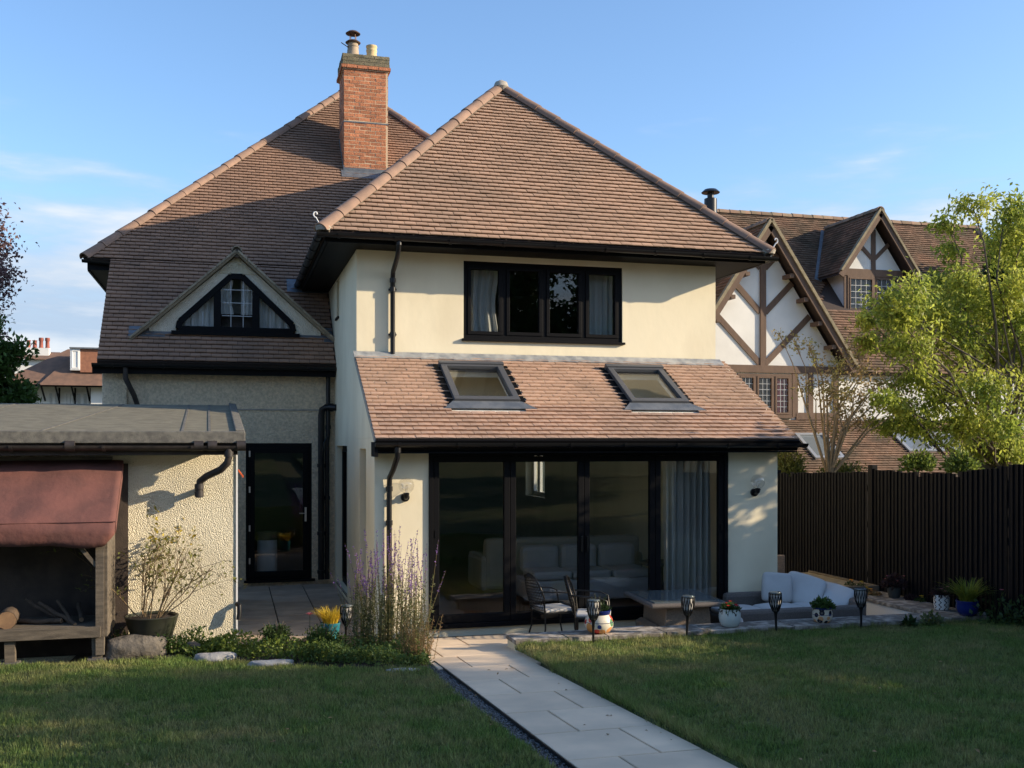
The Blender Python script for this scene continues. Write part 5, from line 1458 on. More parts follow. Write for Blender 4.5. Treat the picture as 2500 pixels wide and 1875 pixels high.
def shrub(x, y, z, rad, flat, n, Ln, Wd, mt, lab, name='shrub', up=.5, seed=1, cat='shrub', group=None):
    r = np.random.default_rng(seed); t = thing(name, lab, cat, (x, y, z), 0, group)
    # several overlapping clumps so the outline is uneven
    parts = []
    for k in range(14):
        c = rand_dirs(r, 1)[0] * rad * .62 * r.uniform(.4, 1); c[2] = abs(c[2]) * flat + rad * .12
        m_ = n // 14; P_ = rand_dirs(r, m_) * (r.uniform(0, 1, (m_, 1)) ** .4) * rad * r.uniform(.35, .55); P_[:, 2] *= flat
        P_ = P_ + c; P_[:, 2] = np.abs(P_[:, 2])
        D = P_ / rad + rand_dirs(r, m_, up)
        parts.append(leaf_quads(P_, D, rand_dirs(r, m_, .6), r.uniform(.6, 1.3, m_) * Ln, r.uniform(.6, 1.3, m_) * Wd))
    V, F = merge(parts); npmesh('foliage', V, F, mt, t)
    st = MB()
    for k in range(9):
        a = k * .7; st.tube([(0, 0, 0), (rad * .3 * math.cos(a), rad * .3 * math.sin(a), rad * flat * .5), (rad * .55 * math.cos(a), rad * .55 * math.sin(a), rad * flat * .95)], .005, 4)
    st.build('stem', M['bark'], t)
    return t
shrub(.50, 12.45, .10, .25, .95, 1800, .035, .02, LM['dark2'] if 'dark2' in LM else LM['dark'], 'small round dark evergreen shrub standing on its own in the bed', seed=5)
shrub(1.02, 12.0, .06, .30, 1.0, 1900, .04, .02, LM['laurel'], 'bushy green plant in front of the turquoise pot', seed=6)
t = thing('pink_flower', 'pink flower head beside the turquoise pot', 'flower', (.92, 12.65, .04), 0); MB().tube([(0, 0, 0), (.0, .01, .34)], .004, 4).build('stem', LM['green'], t); flower(t, (0, 0, .33), .06, LM['pink'], 10, 3)
gc = np.random.default_rng(51)
def cover(name, n, fx_, Ln, Wd, h, mt, lab):
    P_ = fx_(n); z = np.array([gz(v) for v in P_[:, 1]])
    hh = h * gc.uniform(0, 1, n) * (.45 + .55 * np.sin(P_[:, 0] * 7.1 + 1) * np.sin(P_[:, 1] * 6.3 + .5) ** 1 * .9 + .35)
    C = np.column_stack([P_[:, 0], P_[:, 1], z + .02 + np.clip(hh, 0, None)])
    V, F = leaf_quads(C, rand_dirs(gc, n, .5), rand_dirs(gc, n, .8), gc.uniform(.6, 1.3, n) * Ln, gc.uniform(.6, 1.3, n) * Wd)
    o = npmesh(name, V, F, mt, None); return tag(o, lab, 'ground cover', kind='stuff')
def edge_y(x): return 10.42 + np.clip(1.68 - x, 0, 3) * .80
def area(x0, x1, y1, yo=0.):
    def f(n):
        x = gc.uniform(x0, x1, n); lo = edge_y(x) + yo; return np.column_stack([x, lo + (y1 - lo) * gc.uniform(0, 1, n) ** 1.3])
    return f
cover('ground_cover', 4200, lambda n: np.concatenate([area(-.1, .95, 12.15)(n // 2), np.column_stack([-.22 + gc.normal(size=n - n // 2) * .16, 12.22 + gc.normal(size=n - n // 2) * .12])]), .045, .024, .20, LM['groundlime'] if 'groundlime' in LM else LM['lime'], 'bright lime green ground cover in the bed behind the edging stones')
cover('ground_cover', 6000, area(.75, 1.98, 11.7), .04, .022, .17, LM['cover'], 'darker green ground cover round the foot of the toadflax')
cover('ground_cover', 2500, lambda n: np.column_stack([gc.uniform(-1.3, -.3, n), gc.uniform(12.1, 12.7, n)]), .04, .022, .22, LM['green'], 'green weeds round the black planter')
# edging stones and rocks
def rock(x, y, z, sx_, sy_, sz_, m, lab, seed):
    r = np.random.default_rng(seed); import bmesh
    bm = bmesh.new(); bmesh.ops.create_icosphere(bm, subdivisions=3, radius=1)
    o_ = r.uniform(0, 9, 3)
    for v in bm.verts:
        p = v.co; n_ = 1 + .16 * math.sin(2.3 * p.x + o_[0]) * math.cos(2.1 * p.y + o_[1]) + .10 * math.sin(5 * p.z + 4 * p.x + o_[2]) + .05 * math.sin(9 * p.y + 7 * p.x)
        q = p * n_; q.x = math.copysign(abs(q.x) ** .8, q.x); q.z = math.copysign(abs(q.z) ** .7, q.z)
        v.co = Vector((q.x * sx_, q.y * sy_, q.z * sz_))
    me = bpy.data.meshes.new('rock'); bm.to_mesh(me); bm.free(); me.materials.append(m); me.polygons.foreach_set('use_smooth', [True] * len(me.polygons))
    o = bpy.data.objects.new('rock', me); link(o); o.location = (x, y, z); o.rotation_euler = (0, 0, r.uniform(-.3, .3))
    return tag(o, lab, 'stone', 'stones edging the bed')
rock(-1.02, 12.15, .16, .36, .20, .15, M['rock'], 'large rough boulder below the black planter', 1)
rock(-.18, 11.72, .09, .23, .11, .075, M['rock_pale'], 'flat pale edging stone right of the boulder', 2)
rock(.42, 11.18, .11, .24, .08, .05, M['rock_pale'], 'long low pale edging stone in front of the lime ground cover', 3)
rock(1.68, 10.22, .16, .20, .07, .035, M['rock_pale'], 'flat edging stone nearest the path', 4)
rock(-.42, 12.25, .10, .11, .08, .08, M['rock'], 'small rounded stone beside the boulder', 6)
t = shrub(-1.25, 12.45, .06, .24, .8, 700, .04, .015, LM['brown'], 'dry brown heather-like plant between the log store and boulder', seed=9)
# ------------------------------------------------------------------ garden furniture
def pillow(name, cx, cy, cz, a, b, c, rot, m, lab, cat='cushion', group=None, e=.55):
    import bmesh
    bm = bmesh.new(); bmesh.ops.create_uvsphere(bm, u_segments=28, v_segments=16, radius=1)
    sg = lambda v, p: math.copysign(abs(v) ** p, v)
    for v in bm.verts:
        x, y, z = v.co; x = sg(x, e); y = sg(y, e); pl = (1 - .35 * (abs(x) * abs(y)))
        v.co = Vector((x * a, y * b, sg(z, .8) * c * pl * (1 + .06 * math.sin(7 * x + 3 * y))))
    me = bpy.data.meshes.new(name); bm.to_mesh(me); bm.free(); me.materials.append(m); me.polygons.foreach_set('use_smooth', [True] * len(me.polygons))
    o = bpy.data.objects.new(name, me); link(o); o.location = (cx, cy, cz); o.rotation_euler = rot
    return tag(o, lab, cat, group)
FZ = -.10
sofa = thing('garden_sofa', 'grey wicker corner sofa with white cushions behind the garden wall', 'sofa', (7, 12.1, FZ), world=True)
MB().box(6.00, 7.80, 11.72, 12.40, FZ + .04, .24).build('seat_base', M['wicker'], sofa, bevel=.03)
MB().box(6.00, 7.86, 11.58, 11.72, FZ + .04, .36).build('backrest', M['wicker'], sofa, bevel=.04)
MB().box(7.30, 7.88, 12.40, 12.74, FZ + .04, .24).build('chaise_base', M['wicker'], sofa, bevel=.03)
MB().hexa([(7.80, 11.722, FZ + .04), (7.90, 11.722, FZ + .04), (8.02, 12.74, FZ + .04), (7.89, 12.74, FZ + .04), (7.84, 11.722, .37), (7.96, 11.722, .37), (8.16, 12.74, .40), (8.02, 12.74, .40)]).build('side_rest', M['wicker'], sofa, bevel=.03)
MB().box(6.40, 7.30, 12.62, 12.76, FZ + .04, .42).build('back_rail', M['wicker'], sofa, bevel=.05)
for x, y in ((6.05, 11.75), (7.74, 11.75), (6.05, 12.3), (7.8, 12.65)): MB().box(x - .03, x + .03, y - .03, y + .03, FZ, FZ + .05).build('leg', M['black'], sofa)
for i, (x, lab) in enumerate(((6.31, 'white seat cushion at the left end of the garden sofa'), (6.91, 'white seat cushion in the middle of the garden sofa'), (7.48, 'white seat cushion at the right of the garden sofa'))):
    pillow('seat_cushion', x, 12.08, .27, .285, .32, .06, (0, 0, 0), M['cushion'], lab, group='garden sofa cushions', e=.3)
pillow('back_cushion', 7.06, 12.45, .50, .20, .20, .085, (R(74), R(4), R(-22)), M['cushion'], 'upright white back cushion nearest the house wall on the garden sofa', group='garden sofa cushions', e=.3)
pillow('back_cushion', 7.44, 12.42, .45, .27, .24, .08, (R(52), R(14), R(-42)), M['cushion'], 'white back cushion slumped in the middle of the garden sofa', group='garden sofa cushions', e=.3)
pillow('back_cushion', 7.78, 12.28, .39, .27, .24, .065, (R(26), R(12), R(-52)), M['cushion'], 'white back cushion lying low at the right end of the garden sofa', group='garden sofa cushions', e=.3)
pillow('arm_cushion', 5.98, 11.62, .22, .09, .16, .10, (0, R(80), 0), M['cushion'], 'white cushion hanging over the left end of the garden sofa', group='garden sofa cushions', e=.3)
# wicker table with glass top
tb = thing('garden_table', 'square wicker garden table with a glass top', 'table', (5.43, 12.12, FZ), -R(4))
TZ = .60
MB().box(-.50, .50, -.56, .56, TZ - .065, TZ - .012).build('top_frame', M['wicker'], tb, bevel=.02)
MB().box(-.44, .44, -.50, .50, TZ - .014, TZ + .002).build('glass_top', M['table_glass'], tb, bevel=.003)
MB().prism([(-.30, -.42, .0), (.34, -.42, .0), (.30, -.42, TZ - .06), (-.26, -.42, TZ - .06)], (0, .84, 0)).build('pedestal', M['wicker_tan'], tb, bevel=.01)
MB().prism([(-.42, -.30, .0), (-.28, -.30, .0), (-.28, -.30, .22), (-.34, -.30, .30), (-.42, -.30, .26)], (0, .6, 0)).build('side_box', M['wicker_tan'], tb, bevel=.01)
# mesh chairs
def garden_chair(x, y, rz, lab):
    t = thing('garden_chair', lab, 'chair', (x, y, FZ), rz, 'metal chairs by the wicker table')
    sh = .44
    hoop = [Vector((-.20, -.21, sh - .02)), Vector((-.22, -.23, sh + .18)), Vector((-.27, -.215, sh + .33)), Vector((-.31, -.15, sh + .43)), Vector((-.325, 0, sh + .47)), Vector((-.31, .15, sh + .43)), Vector((-.27, .215, sh + .33)), Vector((-.22, .23, sh + .18)), Vector((-.20, .21, sh - .02))]
    MB().tube(hoop, .011, 8).build('back_hoop', M['metal_dark'], t, smooth=True)
    nrow, ncol = 12, 14; V = []; F = []
    for j in range(nrow + 1):
        b = j / nrow; z = sh + .02 + .44 * b
        hw = .215 * math.sqrt(max(0.0, 1 - max(0, (b - .55) / .45) ** 2)) if b > .55 else .215 + .012 * math.sin(b * 3)
        for i in range(ncol + 1):
            a = i / ncol * 2 - 1; V.append((-.205 - .115 * b - .035 * (1 - a * a), hw * a, z))
    for j in range(nrow):
        for i in range(ncol):
            k = j * (ncol + 1) + i; F.append((k, k + 1, k + ncol + 2, k + ncol + 1))
    mo = npmesh('back_mesh', V, F, M['metal_dark'], t)
    wf = mo.modifiers.new('wire', 'WIREFRAME'); wf.thickness = .010; wf.use_replace = True
    MB().box(-.21, .23, -.22, .22, sh - .03, sh - .012).build('seat_frame', M['metal_dark'], t, bevel=.006)
    pl = MB().box(-.20, .22, -.21, .21, sh - .011, sh + .035).build('seat_pad', M['cushion'], t, bevel=.02)
    for sx_, sy_ in ((.21, .2), (.21, -.2), (-.19, .2), (-.19, -.2)):
        MB().tube([(sx_, sy_, sh - .02), (sx_ * 1.02, sy_ * 1.04, sh * .5), (sx_ * 1.12 + (0.03 if sx_ > 0 else -.05), sy_ * 1.1, 0)], .011, 8).build('leg', M['metal_dark'], t, smooth=True)
    for s in (-1, 1):
        MB().tube([(-.26, .225 * s, sh + .26), (-.10, .25 * s, sh + .25), (.10, .255 * s, sh + .235), (.18, .25 * s, sh + .20), (.21, .22 * s, sh - .02)], .010, 8).build('armrest', M['metal_dark'], t, smooth=True)
    return t
garden_chair(3.92, 12.48, R(8), 'dark metal mesh chair with white pad nearest the glass doors')
garden_chair(4.28, 11.98, R(-22), 'dark metal mesh chair partly hidden by the big patterned pot')
t = thing('footstool', 'low wicker footstool with a white pad under the table side', 'stool', (4.75, 11.75, FZ), .1)
MB().box(-.22, .22, -.2, .2, .02, .22).build('base', M['wicker'], t, bevel=.02); MB().box(-.21, .21, -.19, .19, .222, .28).build('pad', M['cushion'], t, bevel=.025)
# wicker chair behind the house corner
t = thing('wicker_chair', 'tan wicker chair back showing past the house corner by the fence', 'chair', (7.86, 14.1, 0), R(-100))
MB().box(-.02, .03, -.25, .25, .32, .74).build('backrest', M['wicker_tan'], t, bevel=.02); MB().box(0, .5, -.25, .25, .28, .36).build('seat', M['wicker_tan'], t, bevel=.02)
for sx_, sy_ in ((.03, .23), (.03, -.23), (.47, .23), (.47, -.23)): MB().box(sx_ - .02, sx_ + .02, sy_ - .02, sy_ + .02, 0, .30).build('leg', M['wicker_tan'], t)
ps = MB().box(7.40, 9.2, 13.9, 17.5, -.2, .0).build('side_passage', M['slab'], None); ps['kind'] = 'structure'

# wall lamps: black bracket with a clear globe
M['globe'] = glass_mat('globe_glass', (.95, .95, .95), .10)
for (x, lab) in ((2.10, 'clear globe wall lamp left of the glass doors'), (6.92, 'clear globe wall lamp right of the glass doors')):
    t = thing('wall_lamp', lab, 'wall lamp', (x, YL, 1.76), 0, 'globe wall lamps either side of the doors')
    MB().tube([(0, 0, 0), (0, -.028, 0)], .055, 20).build('back_plate', M['black'], t, smooth=True)
    MB().tube([(0, -.02, 0), (0, -.085, .0), (0, -.105, .012), (0, -.11, .04)], [.03, .028, .03, .034], 14).build('arm', M['black'], t, smooth=True)
    MB().lathe([(.02, .03), (.038, .035), (.04, .05), (.03, .062)], 16, (0, -.11, 0)).build('holder', M['black'], t, smooth=True)
    gl = MB(); gl.lathe([(.03, .055)] + [(.098 * math.sin(q), .15 - .098 * math.cos(q)) for q in np.linspace(.35, math.pi - .001, 14)], 24, (0, -.11, 0), cap=False); gl.build('globe', M['globe'], t, smooth=True)
    MB().lathe([(.012, .06), (.02, .10), (.024, .13), (.012, .155), (.001, .16)], 12, (0, -.11, 0)).build('bulb', M['globe'], t, smooth=True)

# ------------------------------------------------------------------ seen through the glass
def curt(P, args, m, lab, group=None, **k):
    o = curtain_mesh(P, *args, **k).build('curtain', M[m], None, smooth=True, fix=False)
    return tag(o, lab, 'curtain', group)
curt(PF(YL + .26), (5.70, 6.40, .16, 2.30, 90, .07, 7), 'curtain_grey', 'long grey curtain inside the right end of the glass doors', seed=2)
curt(PF(YU + .24), (3.34, 3.86, 3.92, 5.06, 36, .035, 4), 'curtain_white', 'white curtain at the left of the upstairs window', 'upstairs curtains', seed=3, gather=.12)
curt(PF(YU + .24), (5.28, 5.66, 3.92, 5.06, 30, .03, 4), 'curtain_white', 'white curtain at the right of the upstairs window', 'upstairs curtains', seed=4)
curt(PF(DY + .13), (-.80, -.22, 4.32, 4.92, 24, .02, 5), 'net', 'net curtain in the left pane of the triangular window', 'triangular window curtains', seed=5)
curt(PF(DY + .13), (.44, 1.02, 4.32, 4.92, 24, .02, 5), 'net', 'net curtain in the right pane of the triangular window', 'triangular window curtains', seed=6)
curt(PF(DY + .13), (-.16, .05, 4.62, 5.2, 14, .015, 3), 'net', 'tied-back net curtain left in the middle pane of the triangular window', 'triangular window curtains', seed=7, gather=.3)
curt(PF(DY + .13), (.17, .36, 4.62, 5.2, 14, .015, 3), 'net', 'tied-back net curtain right in the middle pane of the triangular window', 'triangular window curtains', seed=8)
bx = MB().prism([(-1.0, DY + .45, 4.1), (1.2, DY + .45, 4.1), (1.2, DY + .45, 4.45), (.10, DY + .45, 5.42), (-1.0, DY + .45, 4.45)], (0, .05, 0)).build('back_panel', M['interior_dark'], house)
# indoor sofa
s_ = thing('indoor_sofa', 'pale sofa facing into the room seen through the glass doors', 'sofa', (4.95, 15.6, .11), 0)
MB().box(-1.25, 1.25, -.40, .45, .05, .42).build('base', M['fabric_beige'], s_, bevel=.05)
MB().box(-1.25, 1.25, -.48, -.26, .10, .88).build('backrest', M['fabric_beige'], s_, bevel=.07)
for x in (-1.32, 1.12): MB().box(x, x + .20, -.45, .45, .08, .62).build('armrest', M['fabric_beige'], s_, bevel=.07)
for x in (-.83, 0, .83): MB().box(x - .40, x + .40, -.28, .40, .42, .56).build('seat_cushion', M['fabric_beige'], s_, bevel=.05)
s_ = thing('indoor_sofa', 'grey-white sofa with loose back cushions nearer the glass doors', 'sofa', (5.05, 14.55, .11), R(180))
MB().box(-1.0, .95, -.38, .40, .05, .36).build('base', M['fabric_grey'], s_, bevel=.05)
for i, x in enumerate((-.62, .0, .60)):
    MB().box(x - .30, x + .29, -.40, -.18, .40, .80).build('back_cushion', M['fabric_grey'], s_, bevel=.08)
    MB().box(x - .30, x + .29, -.18, .42, .36, .48).build('seat_cushion', M['fabric_grey'], s_, bevel=.04)
t = thing('side_table', 'round dark side table with pale top inside the glass doors', 'table', (6.05, 14.0, .11), 0)
MB().lathe([(.30, .56), (.31, .58), (.30, .60)], 24).build('top', M['interior'], t, smooth=True); MB().tube([(0, 0, 0), (0, 0, .56)], .04, 10).build('leg', M['wood_dark'], t); MB().lathe([(.2, 0), (.18, .03)], 20).build('base', M['wood_dark'], t)
t = thing('sideboard', 'dark sideboard along the left inside wall', 'sideboard', (2.35, 15.0, .11), 0)
MB().box(-.25, .35, -1.2, 1.2, .08, .86).build('carcass', M['interior_dark'], t, bevel=.01); MB().box(-.27, .37, -1.22, 1.22, .862, .89).build('worktop', M['cushion'], t, bevel=.004)
for k in range(4): MB().box(.352, .36, -1.15 + k * .58, -1.15 + k * .58 + .56, .12, .84).build('door', M['interior_dark'], t)
t = thing('stool_pot', 'white cylindrical planter seen inside the glazed side door', 'planter', (.62, 18.75, .11), 0)
MB().lathe([(.17, 0), (.175, .02), (.175, .62), (.165, .625)], 28).build('pot', M['white_paint'], t, smooth=True); MB().lathe([(.18, .62), (.18, .76), (.01, .765)], 28).build('top', M['wood_tan'], t, smooth=True)
# ------------------------------------------------------------------ half-timbered house next door
nb = thing('neighbour_house', 'white half-timbered house with old brown tiled roof beyond the fence', 'house', (15, 25, 0), world=True)
GY, GX = 24.0, 13.2
w_ = MB()
w_.prism([(GX - 2.25, GY, 3.0), (GX + 2.20, GY, 3.0), (GX + 2.20, GY, 4.50), (GX, GY, 7.80), (GX - 2.25, GY, 4.50)], (0, .25, 0))
w_.box(9.6, 24.5, GY + .3, GY + .5, 0, 4.5); w_.box(9.6, 20.5, 21.2, 21.4, -.2, 1.35)
w_.build('wall', M['white_render'], nb)
PG = frame((0, GY, 0), (1, 0, 0), (0, 0, 1), (0, -1, 0))
def timber(p, q, wd, n=.03, k=[0]):
    k[0] += 1
    MB().bar(PG(p[0], p[1], n / 2 + .0007 * (k[0] % 9)), PG(q[0], q[1], n / 2 + .0007 * (k[0] % 9)), wd, n, up=(0, 1, 0)).build('timber', M['timber_brown'], nb)
timber((GX, 4.42), (GX, 7.75), .16, .05)
timber((GX - 2.25, 4.325), (GX + 2.25, 4.325), .19, .06)
for s in (-1, 1):
    timber((GX + s * .07, 4.46), (GX + s * 1.35, 5.72), .15); timber((GX + s * .07, 5.78), (GX + s * .84, 6.56), .15); timber((GX + s * .07, 6.92), (GX + s * .42, 7.28), .14)
timber((GX + .92, 3.1), (GX + .92, 4.24), .16, .045); timber((GX + 1.38, 3.1), (GX + 1.38, 4.24), .14, .04); timber((GX + 2.13, 3.0), (GX + 2.13, 4.24), .14, .04)
timber((GX + .95, 3.12), (GX + 2.2, 3.12), .18, .05)
# gable bargeboards, verge and bracket ends
BYv = GY - .42
for s in (-1, 1):
    top = Vector((GX, BYv, 7.93)); bot = Vector((GX + s * 2.52, BYv, 7.93 - 2.52 * 1.48))
    MB().bar(top, bot, .05, .20, up=(s * 1.0, 0, .68)).build('bargeboard', M['timber_brown'], nb)
    MB().bar(top + Vector((0, .0, .16)), bot + Vector((0, 0, .16)), .14, .075, up=(s * 1.0, 0, .68)).build('verge', M['verge'], nb)
    for q in (.28, .44, .60, .76, .9):
        p = top.lerp(bot, q); MB().box(p.x - .06 - s * .08, p.x + .06 - s * .08, BYv + .02, GY, p.z - .24, p.z - .14).build('purlin_end', M['timber_brown'], nb)
    MB().prism([top + Vector((0, 0, .10)), bot + Vector((0, 0, .10)), Vector((bot.x, 24.9, bot.z + .10)), Vector((GX, 27.7, 8.03))], (0, 0, -.06)).build('gable_roof', M['deck'], nb)
gs = math.atan(1.48); gl_ = 2.5 / math.cos(gs)
gt = tile_field((GX - 2.5, 27.7, 8.03 - 2.5 * 1.48), (0, -1, 0), (math.cos(gs), 0, math.sin(gs)), (-math.sin(gs), 0, math.cos(gs)), [(0, 0), (27.7 - BYv, 0), (27.7 - BYv, gl_), (0, gl_)], seed=21)
# main roof
RZ, RY, RP = 9.5, 29.0, math.tan(R(46.8))
rc, rs_ = math.cos(R(46.8)), math.sin(R(46.8)); EYn, EZn = 24.1, 9.5 - 4.9 * math.tan(R(46.8)); lr = 4.9 / rc
slabm = MB(); slab3(slabm, [(8.5, EYn, EZn), (24.6, EYn, EZn), (23.75, RY, RZ), (8.5, RY, RZ)]); slab3(slabm, [(8.5, 34, EZn), (24.6, 34, EZn), (23.75, RY, RZ), (8.5, RY, RZ)])
slabm.build('main_roof', M['deck'], nb)
def nskip(u, v):
    x = 8.5 + u; z = EZn + v * rs_
    if abs(x - GX) < (8.0 - z) / 1.48 - .1: return True
    return abs(x - 17.83) < (8.95 - z) / 1.42 - .15 and z > 6.15
nt_ = tile_field((8.5, EYn, EZn), (1, 0, 0), (0, rc, rs_), (0, -rs_, rc), [(0, 0), (16.1, 0), (15.25, lr), (0, lr)], skip=nskip, seed=22)
# lower lean-to roof with roof windows
lp = R(32); lcs, lsn = math.cos(lp), math.sin(lp); LT = frame((0, GY - .02, 3.02), (1, 0, 0), (0, lcs, lsn), (0, -lsn, lcs))
slabm = MB(); slabm.fbox(LT, 10.2, 20.8, -3.4, 0, -.1, -.004); slabm.build('lean_to_roof', M['deck'], nb)
SK2 = [(13.72, 14.55, -1.90, -.75), (16.55, 17.36, -1.60, -.68), (17.52, 18.30, -1.60, -.68), (16.8, 17.5, -.55, -.10)]
lt_ = tile_field(LT(10.2, -3.4, 0), (1, 0, 0), (0, lcs, lsn), (0, -lsn, lcs), [(0, 0), (10.6, 0), (10.6, 3.38), (0, 3.38)], skip=lambda u, v: any(a < u + 10.2 < b and c < v - 3.4 < d for a, b, c, d in SK2), seed=23)
for a, b, c, d in SK2[:3]:
    f = MB(); f.fbox(LT, a, b, c, c + .09, 0, .07); f.fbox(LT, a, b, d - .09, d, 0, .07); f.fbox(LT, a, a + .09, c + .09, d - .09, 0, .07); f.fbox(LT, b - .09, b, c + .09, d - .09, 0, .07)
    s_ = f.build('roof_window', M['alu'] if 'alu' in M else M['white_metal'], nb)
    MB().fbox(LT, a + .085, b - .085, c + .085, d - .085, .03, .036).build('pane', M['sky_glass'], s_)
    MB().fbox(LT, a - .10, a, c - .05, d + .05, .0, .03).build('flashing', M['frame'], s_); MB().fbox(LT, b, b + .10, c - .05, d + .05, .0, .03).build('flashing', M['frame'], s_)
# dormer
DYn = 26.0; dcx = 17.83
MB().prism([(dcx - .95, DYn, 6.0), (dcx + .95, DYn, 6.0), (dcx + .95, DYn, 7.35), (dcx, DYn, 8.72), (dcx - .95, DYn, 7.35)], (0, 1.6, 0)).build('dormer_wall', M['white_render'], nb)
PDn = frame((0, DYn, 0), (1, 0, 0), (0, 0, 1), (0, -1, 0))
def dt(p, q, wd, n=.03): MB().bar(PDn(p[0], p[1], n / 2), PDn(q[0], q[1], n / 2), wd, n, up=(0, 1, 0)).build('timber', M['timber_brown'], nb)
dt((dcx - .95, 7.30), (dcx + .95, 7.30), .20, .05); dt((dcx, 7.40), (dcx, 8.55), .13, .035)
for s in (-1, 1): dt((dcx + s * .05, 7.72), (dcx + s * .50, 8.15), .11, .03); dt((dcx + s * .90, 6.05), (dcx + s * .90, 7.25), .12, .032)
for s in (-1, 1):
    top = Vector((dcx, DYn - .35, 8.95)); bot = Vector((dcx + s * 1.28, DYn - .35, 8.95 - 1.28 * 1.42))
    MB().bar(top, bot, .05, .17, up=(s * 1.0, 0, .7)).build('bargeboard', M['timber_brown'], nb); MB().bar(top + Vector((0, 0, .14)), bot + Vector((0, 0, .14)), .13, .06, up=(s * 1.0, 0, .7)).build('verge', M['verge'], nb)
    MB().prism([top + Vector((0, 0, .08)), bot + Vector((0, 0, .08)), Vector((bot.x, 27.2, bot.z + .08)), Vector((dcx, 28.6, 9.03))], (0, 0, -.05)).build('dormer_roof', M['deck'], nb)
ds_ = math.atan(1.42); dl_ = 1.28 / math.cos(ds_)
dn_ = tile_field((dcx - 1.28, 28.6, 9.03 - 1.28 * 1.42), (0, -1, 0), (math.cos(ds_), 0, math.sin(ds_)), (-math.sin(ds_), 0, math.cos(ds_)), [(1.35, 0), (28.6 - DYn + .35, 0), (28.6 - DYn + .35, dl_), (0, dl_)], seed=24)
tiles_mesh('roof_tiles', gt + nt_ + lt_ + dn_, M['tile_old'], nb)
ho = half_round_mesh('ridge_tile', M['hip_old'], .13, .12, .36)
ridge_run('ridge_tile', ho, nb, (10.5, RY, RZ - .02), (23.75, RY, RZ - .02), .36, .0, 31)
ridge_run('ridge_tile', ho, nb, (GX, BYv, 8.02), (GX, 27.6, 8.02), .36, .0, 32); ridge_run('ridge_tile', ho, nb, (dcx, DYn - .37, 9.02), (dcx, 28.4, 9.02), .36, .0, 33)
ridge_run('ridge_tile', ho, nb, (24.6, EYn, EZn), (23.75, RY, RZ), .36, .0, 34)
MB().bar((dcx - 1.32, 26.75, 7.15), (dcx - .05, 28.45, 8.98), .22, .03, up=(0, -rs_, rc)).build('valley_lead', M['lead_dark'], nb)
MB().fbox(PDn, dcx - 1.0, dcx + 1.0, 5.9, 6.12, 0, .04).build('lead_apron', M['lead'], nb)
casement(nb, PDn, dcx - .86, dcx + .02, 6.12, 7.20, 1, fw=.06, depth=.06, sash=.035, back=.05, m='timber_brown', lead=(4, 5), glass='glass_lead', sill=.04)
casement(nb, PDn, dcx + .03, dcx + .84, 6.12, 7.20, 1, fw=.05, depth=.06, sash=.03, back=.03, m='timber_brown', lead=(4, 5), glass='glass_lead', sill=.04)
casement(nb, PG, GX - .72, GX + .82, 3.10, 4.20, 3, fw=.06, depth=.06, sash=.05, back=.05, m='timber_brown', lead=(3, 6), glass='glass_lead', sill=.06)
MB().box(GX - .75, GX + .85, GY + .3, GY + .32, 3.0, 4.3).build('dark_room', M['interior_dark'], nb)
# maroon curtain, and near-black sheets standing in for the unlit rooms
MB().box(GX + .32, GX + .80, GY - .005, GY + .0, 3.12, 4.18).build('curtain', M['maroon'], nb)
MB().box(GX - .70, GX + .30, GY - .004, GY + .001, 3.12, 4.18).build('unlit_room_sheet', M['unlit_room'], nb)
MB().box(dcx - .82, dcx + .80, DYn - .004, DYn + .001, 6.2, 7.15).build('unlit_room_sheet', M['unlit_room'], nb)
fl = MB().lathe([(.175, 6.0), (.175, 9.12), (.16, 9.13)], 20, (12.72, 26.0, 0)); fl.lathe([(.09, 9.12), (.09, 9.30)], 12, (12.72, 26.0, 0)); fl.lathe([(.24, 9.28), (.255, 9.30), (.17, 9.38), (.03, 9.41)], 20, (12.72, 26.0, 0))
fl.build('flue', M['flue'] if 'flue' in M else M['black'], nb, smooth=True)

# ------------------------------------------------------------------ far house on the left
fh = thing('far_house', 'distant white house with brown hipped roof and a small dormer', 'house', (-8, 62, 0), world=True)
w_ = MB().box(-11.5, -7.3, 60.9, 61.1, 0, 5.6); w_.box(-7.3, -3.2, 60.0, 60.2, 0, 5.6); w_.box(-7.3, -7.2, 60.2, 61, 0, 5.6)
w_.build('wall', M['white_render'], fh)
rf = MB()
rf.add([(-11.9, 59.3, 5.5), (-2.8, 59.3, 5.5), (-4.9, 62.5, 7.65), (-8.8, 62.5, 7.65), (-11.9, 66, 5.5), (-2.8, 66, 5.5)], [(0, 1, 2, 3), (0, 3, 4), (1, 5, 2), (3, 2, 5, 4)])
rf.add([(-9.75, 59.0, 5.45), (-6.2, 59.0, 5.45), (-6.7, 61.2, 7.2), (-8.4, 61.2, 7.2)], [(0, 1, 2, 3)])
rfo = rf.build('roof', M['tile_far'], fh)
MB().box(-8.32, -6.0, 59.6, 61.5, 7.45, 7.53).build('dormer_roof', M['lead_dark'], fh); MB().box(-7.8, -6.1, 59.75, 61.5, 6.2, 7.45).build('dormer_cheek', M['tile_hung'] if 'tile_hung' in M else M['brick'], fh)
f = MB(); PFH = frame((0, 59.7, 0), (1, 0, 0), (0, 0, 1), (0, -1, 0))
casement(fh, PFH, -8.28, -7.82, 6.35, 7.42, 1, fw=.06, depth=.06, m='white_paint', sill=0); MB().box(-8.3, -7.8, 59.72, 61, 6.3, 7.45).build('dormer_wall', M['white_paint'], fh)
PFW = frame((0, 60.9, 0), (1, 0, 0), (0, 0, 1), (0, -1, 0))
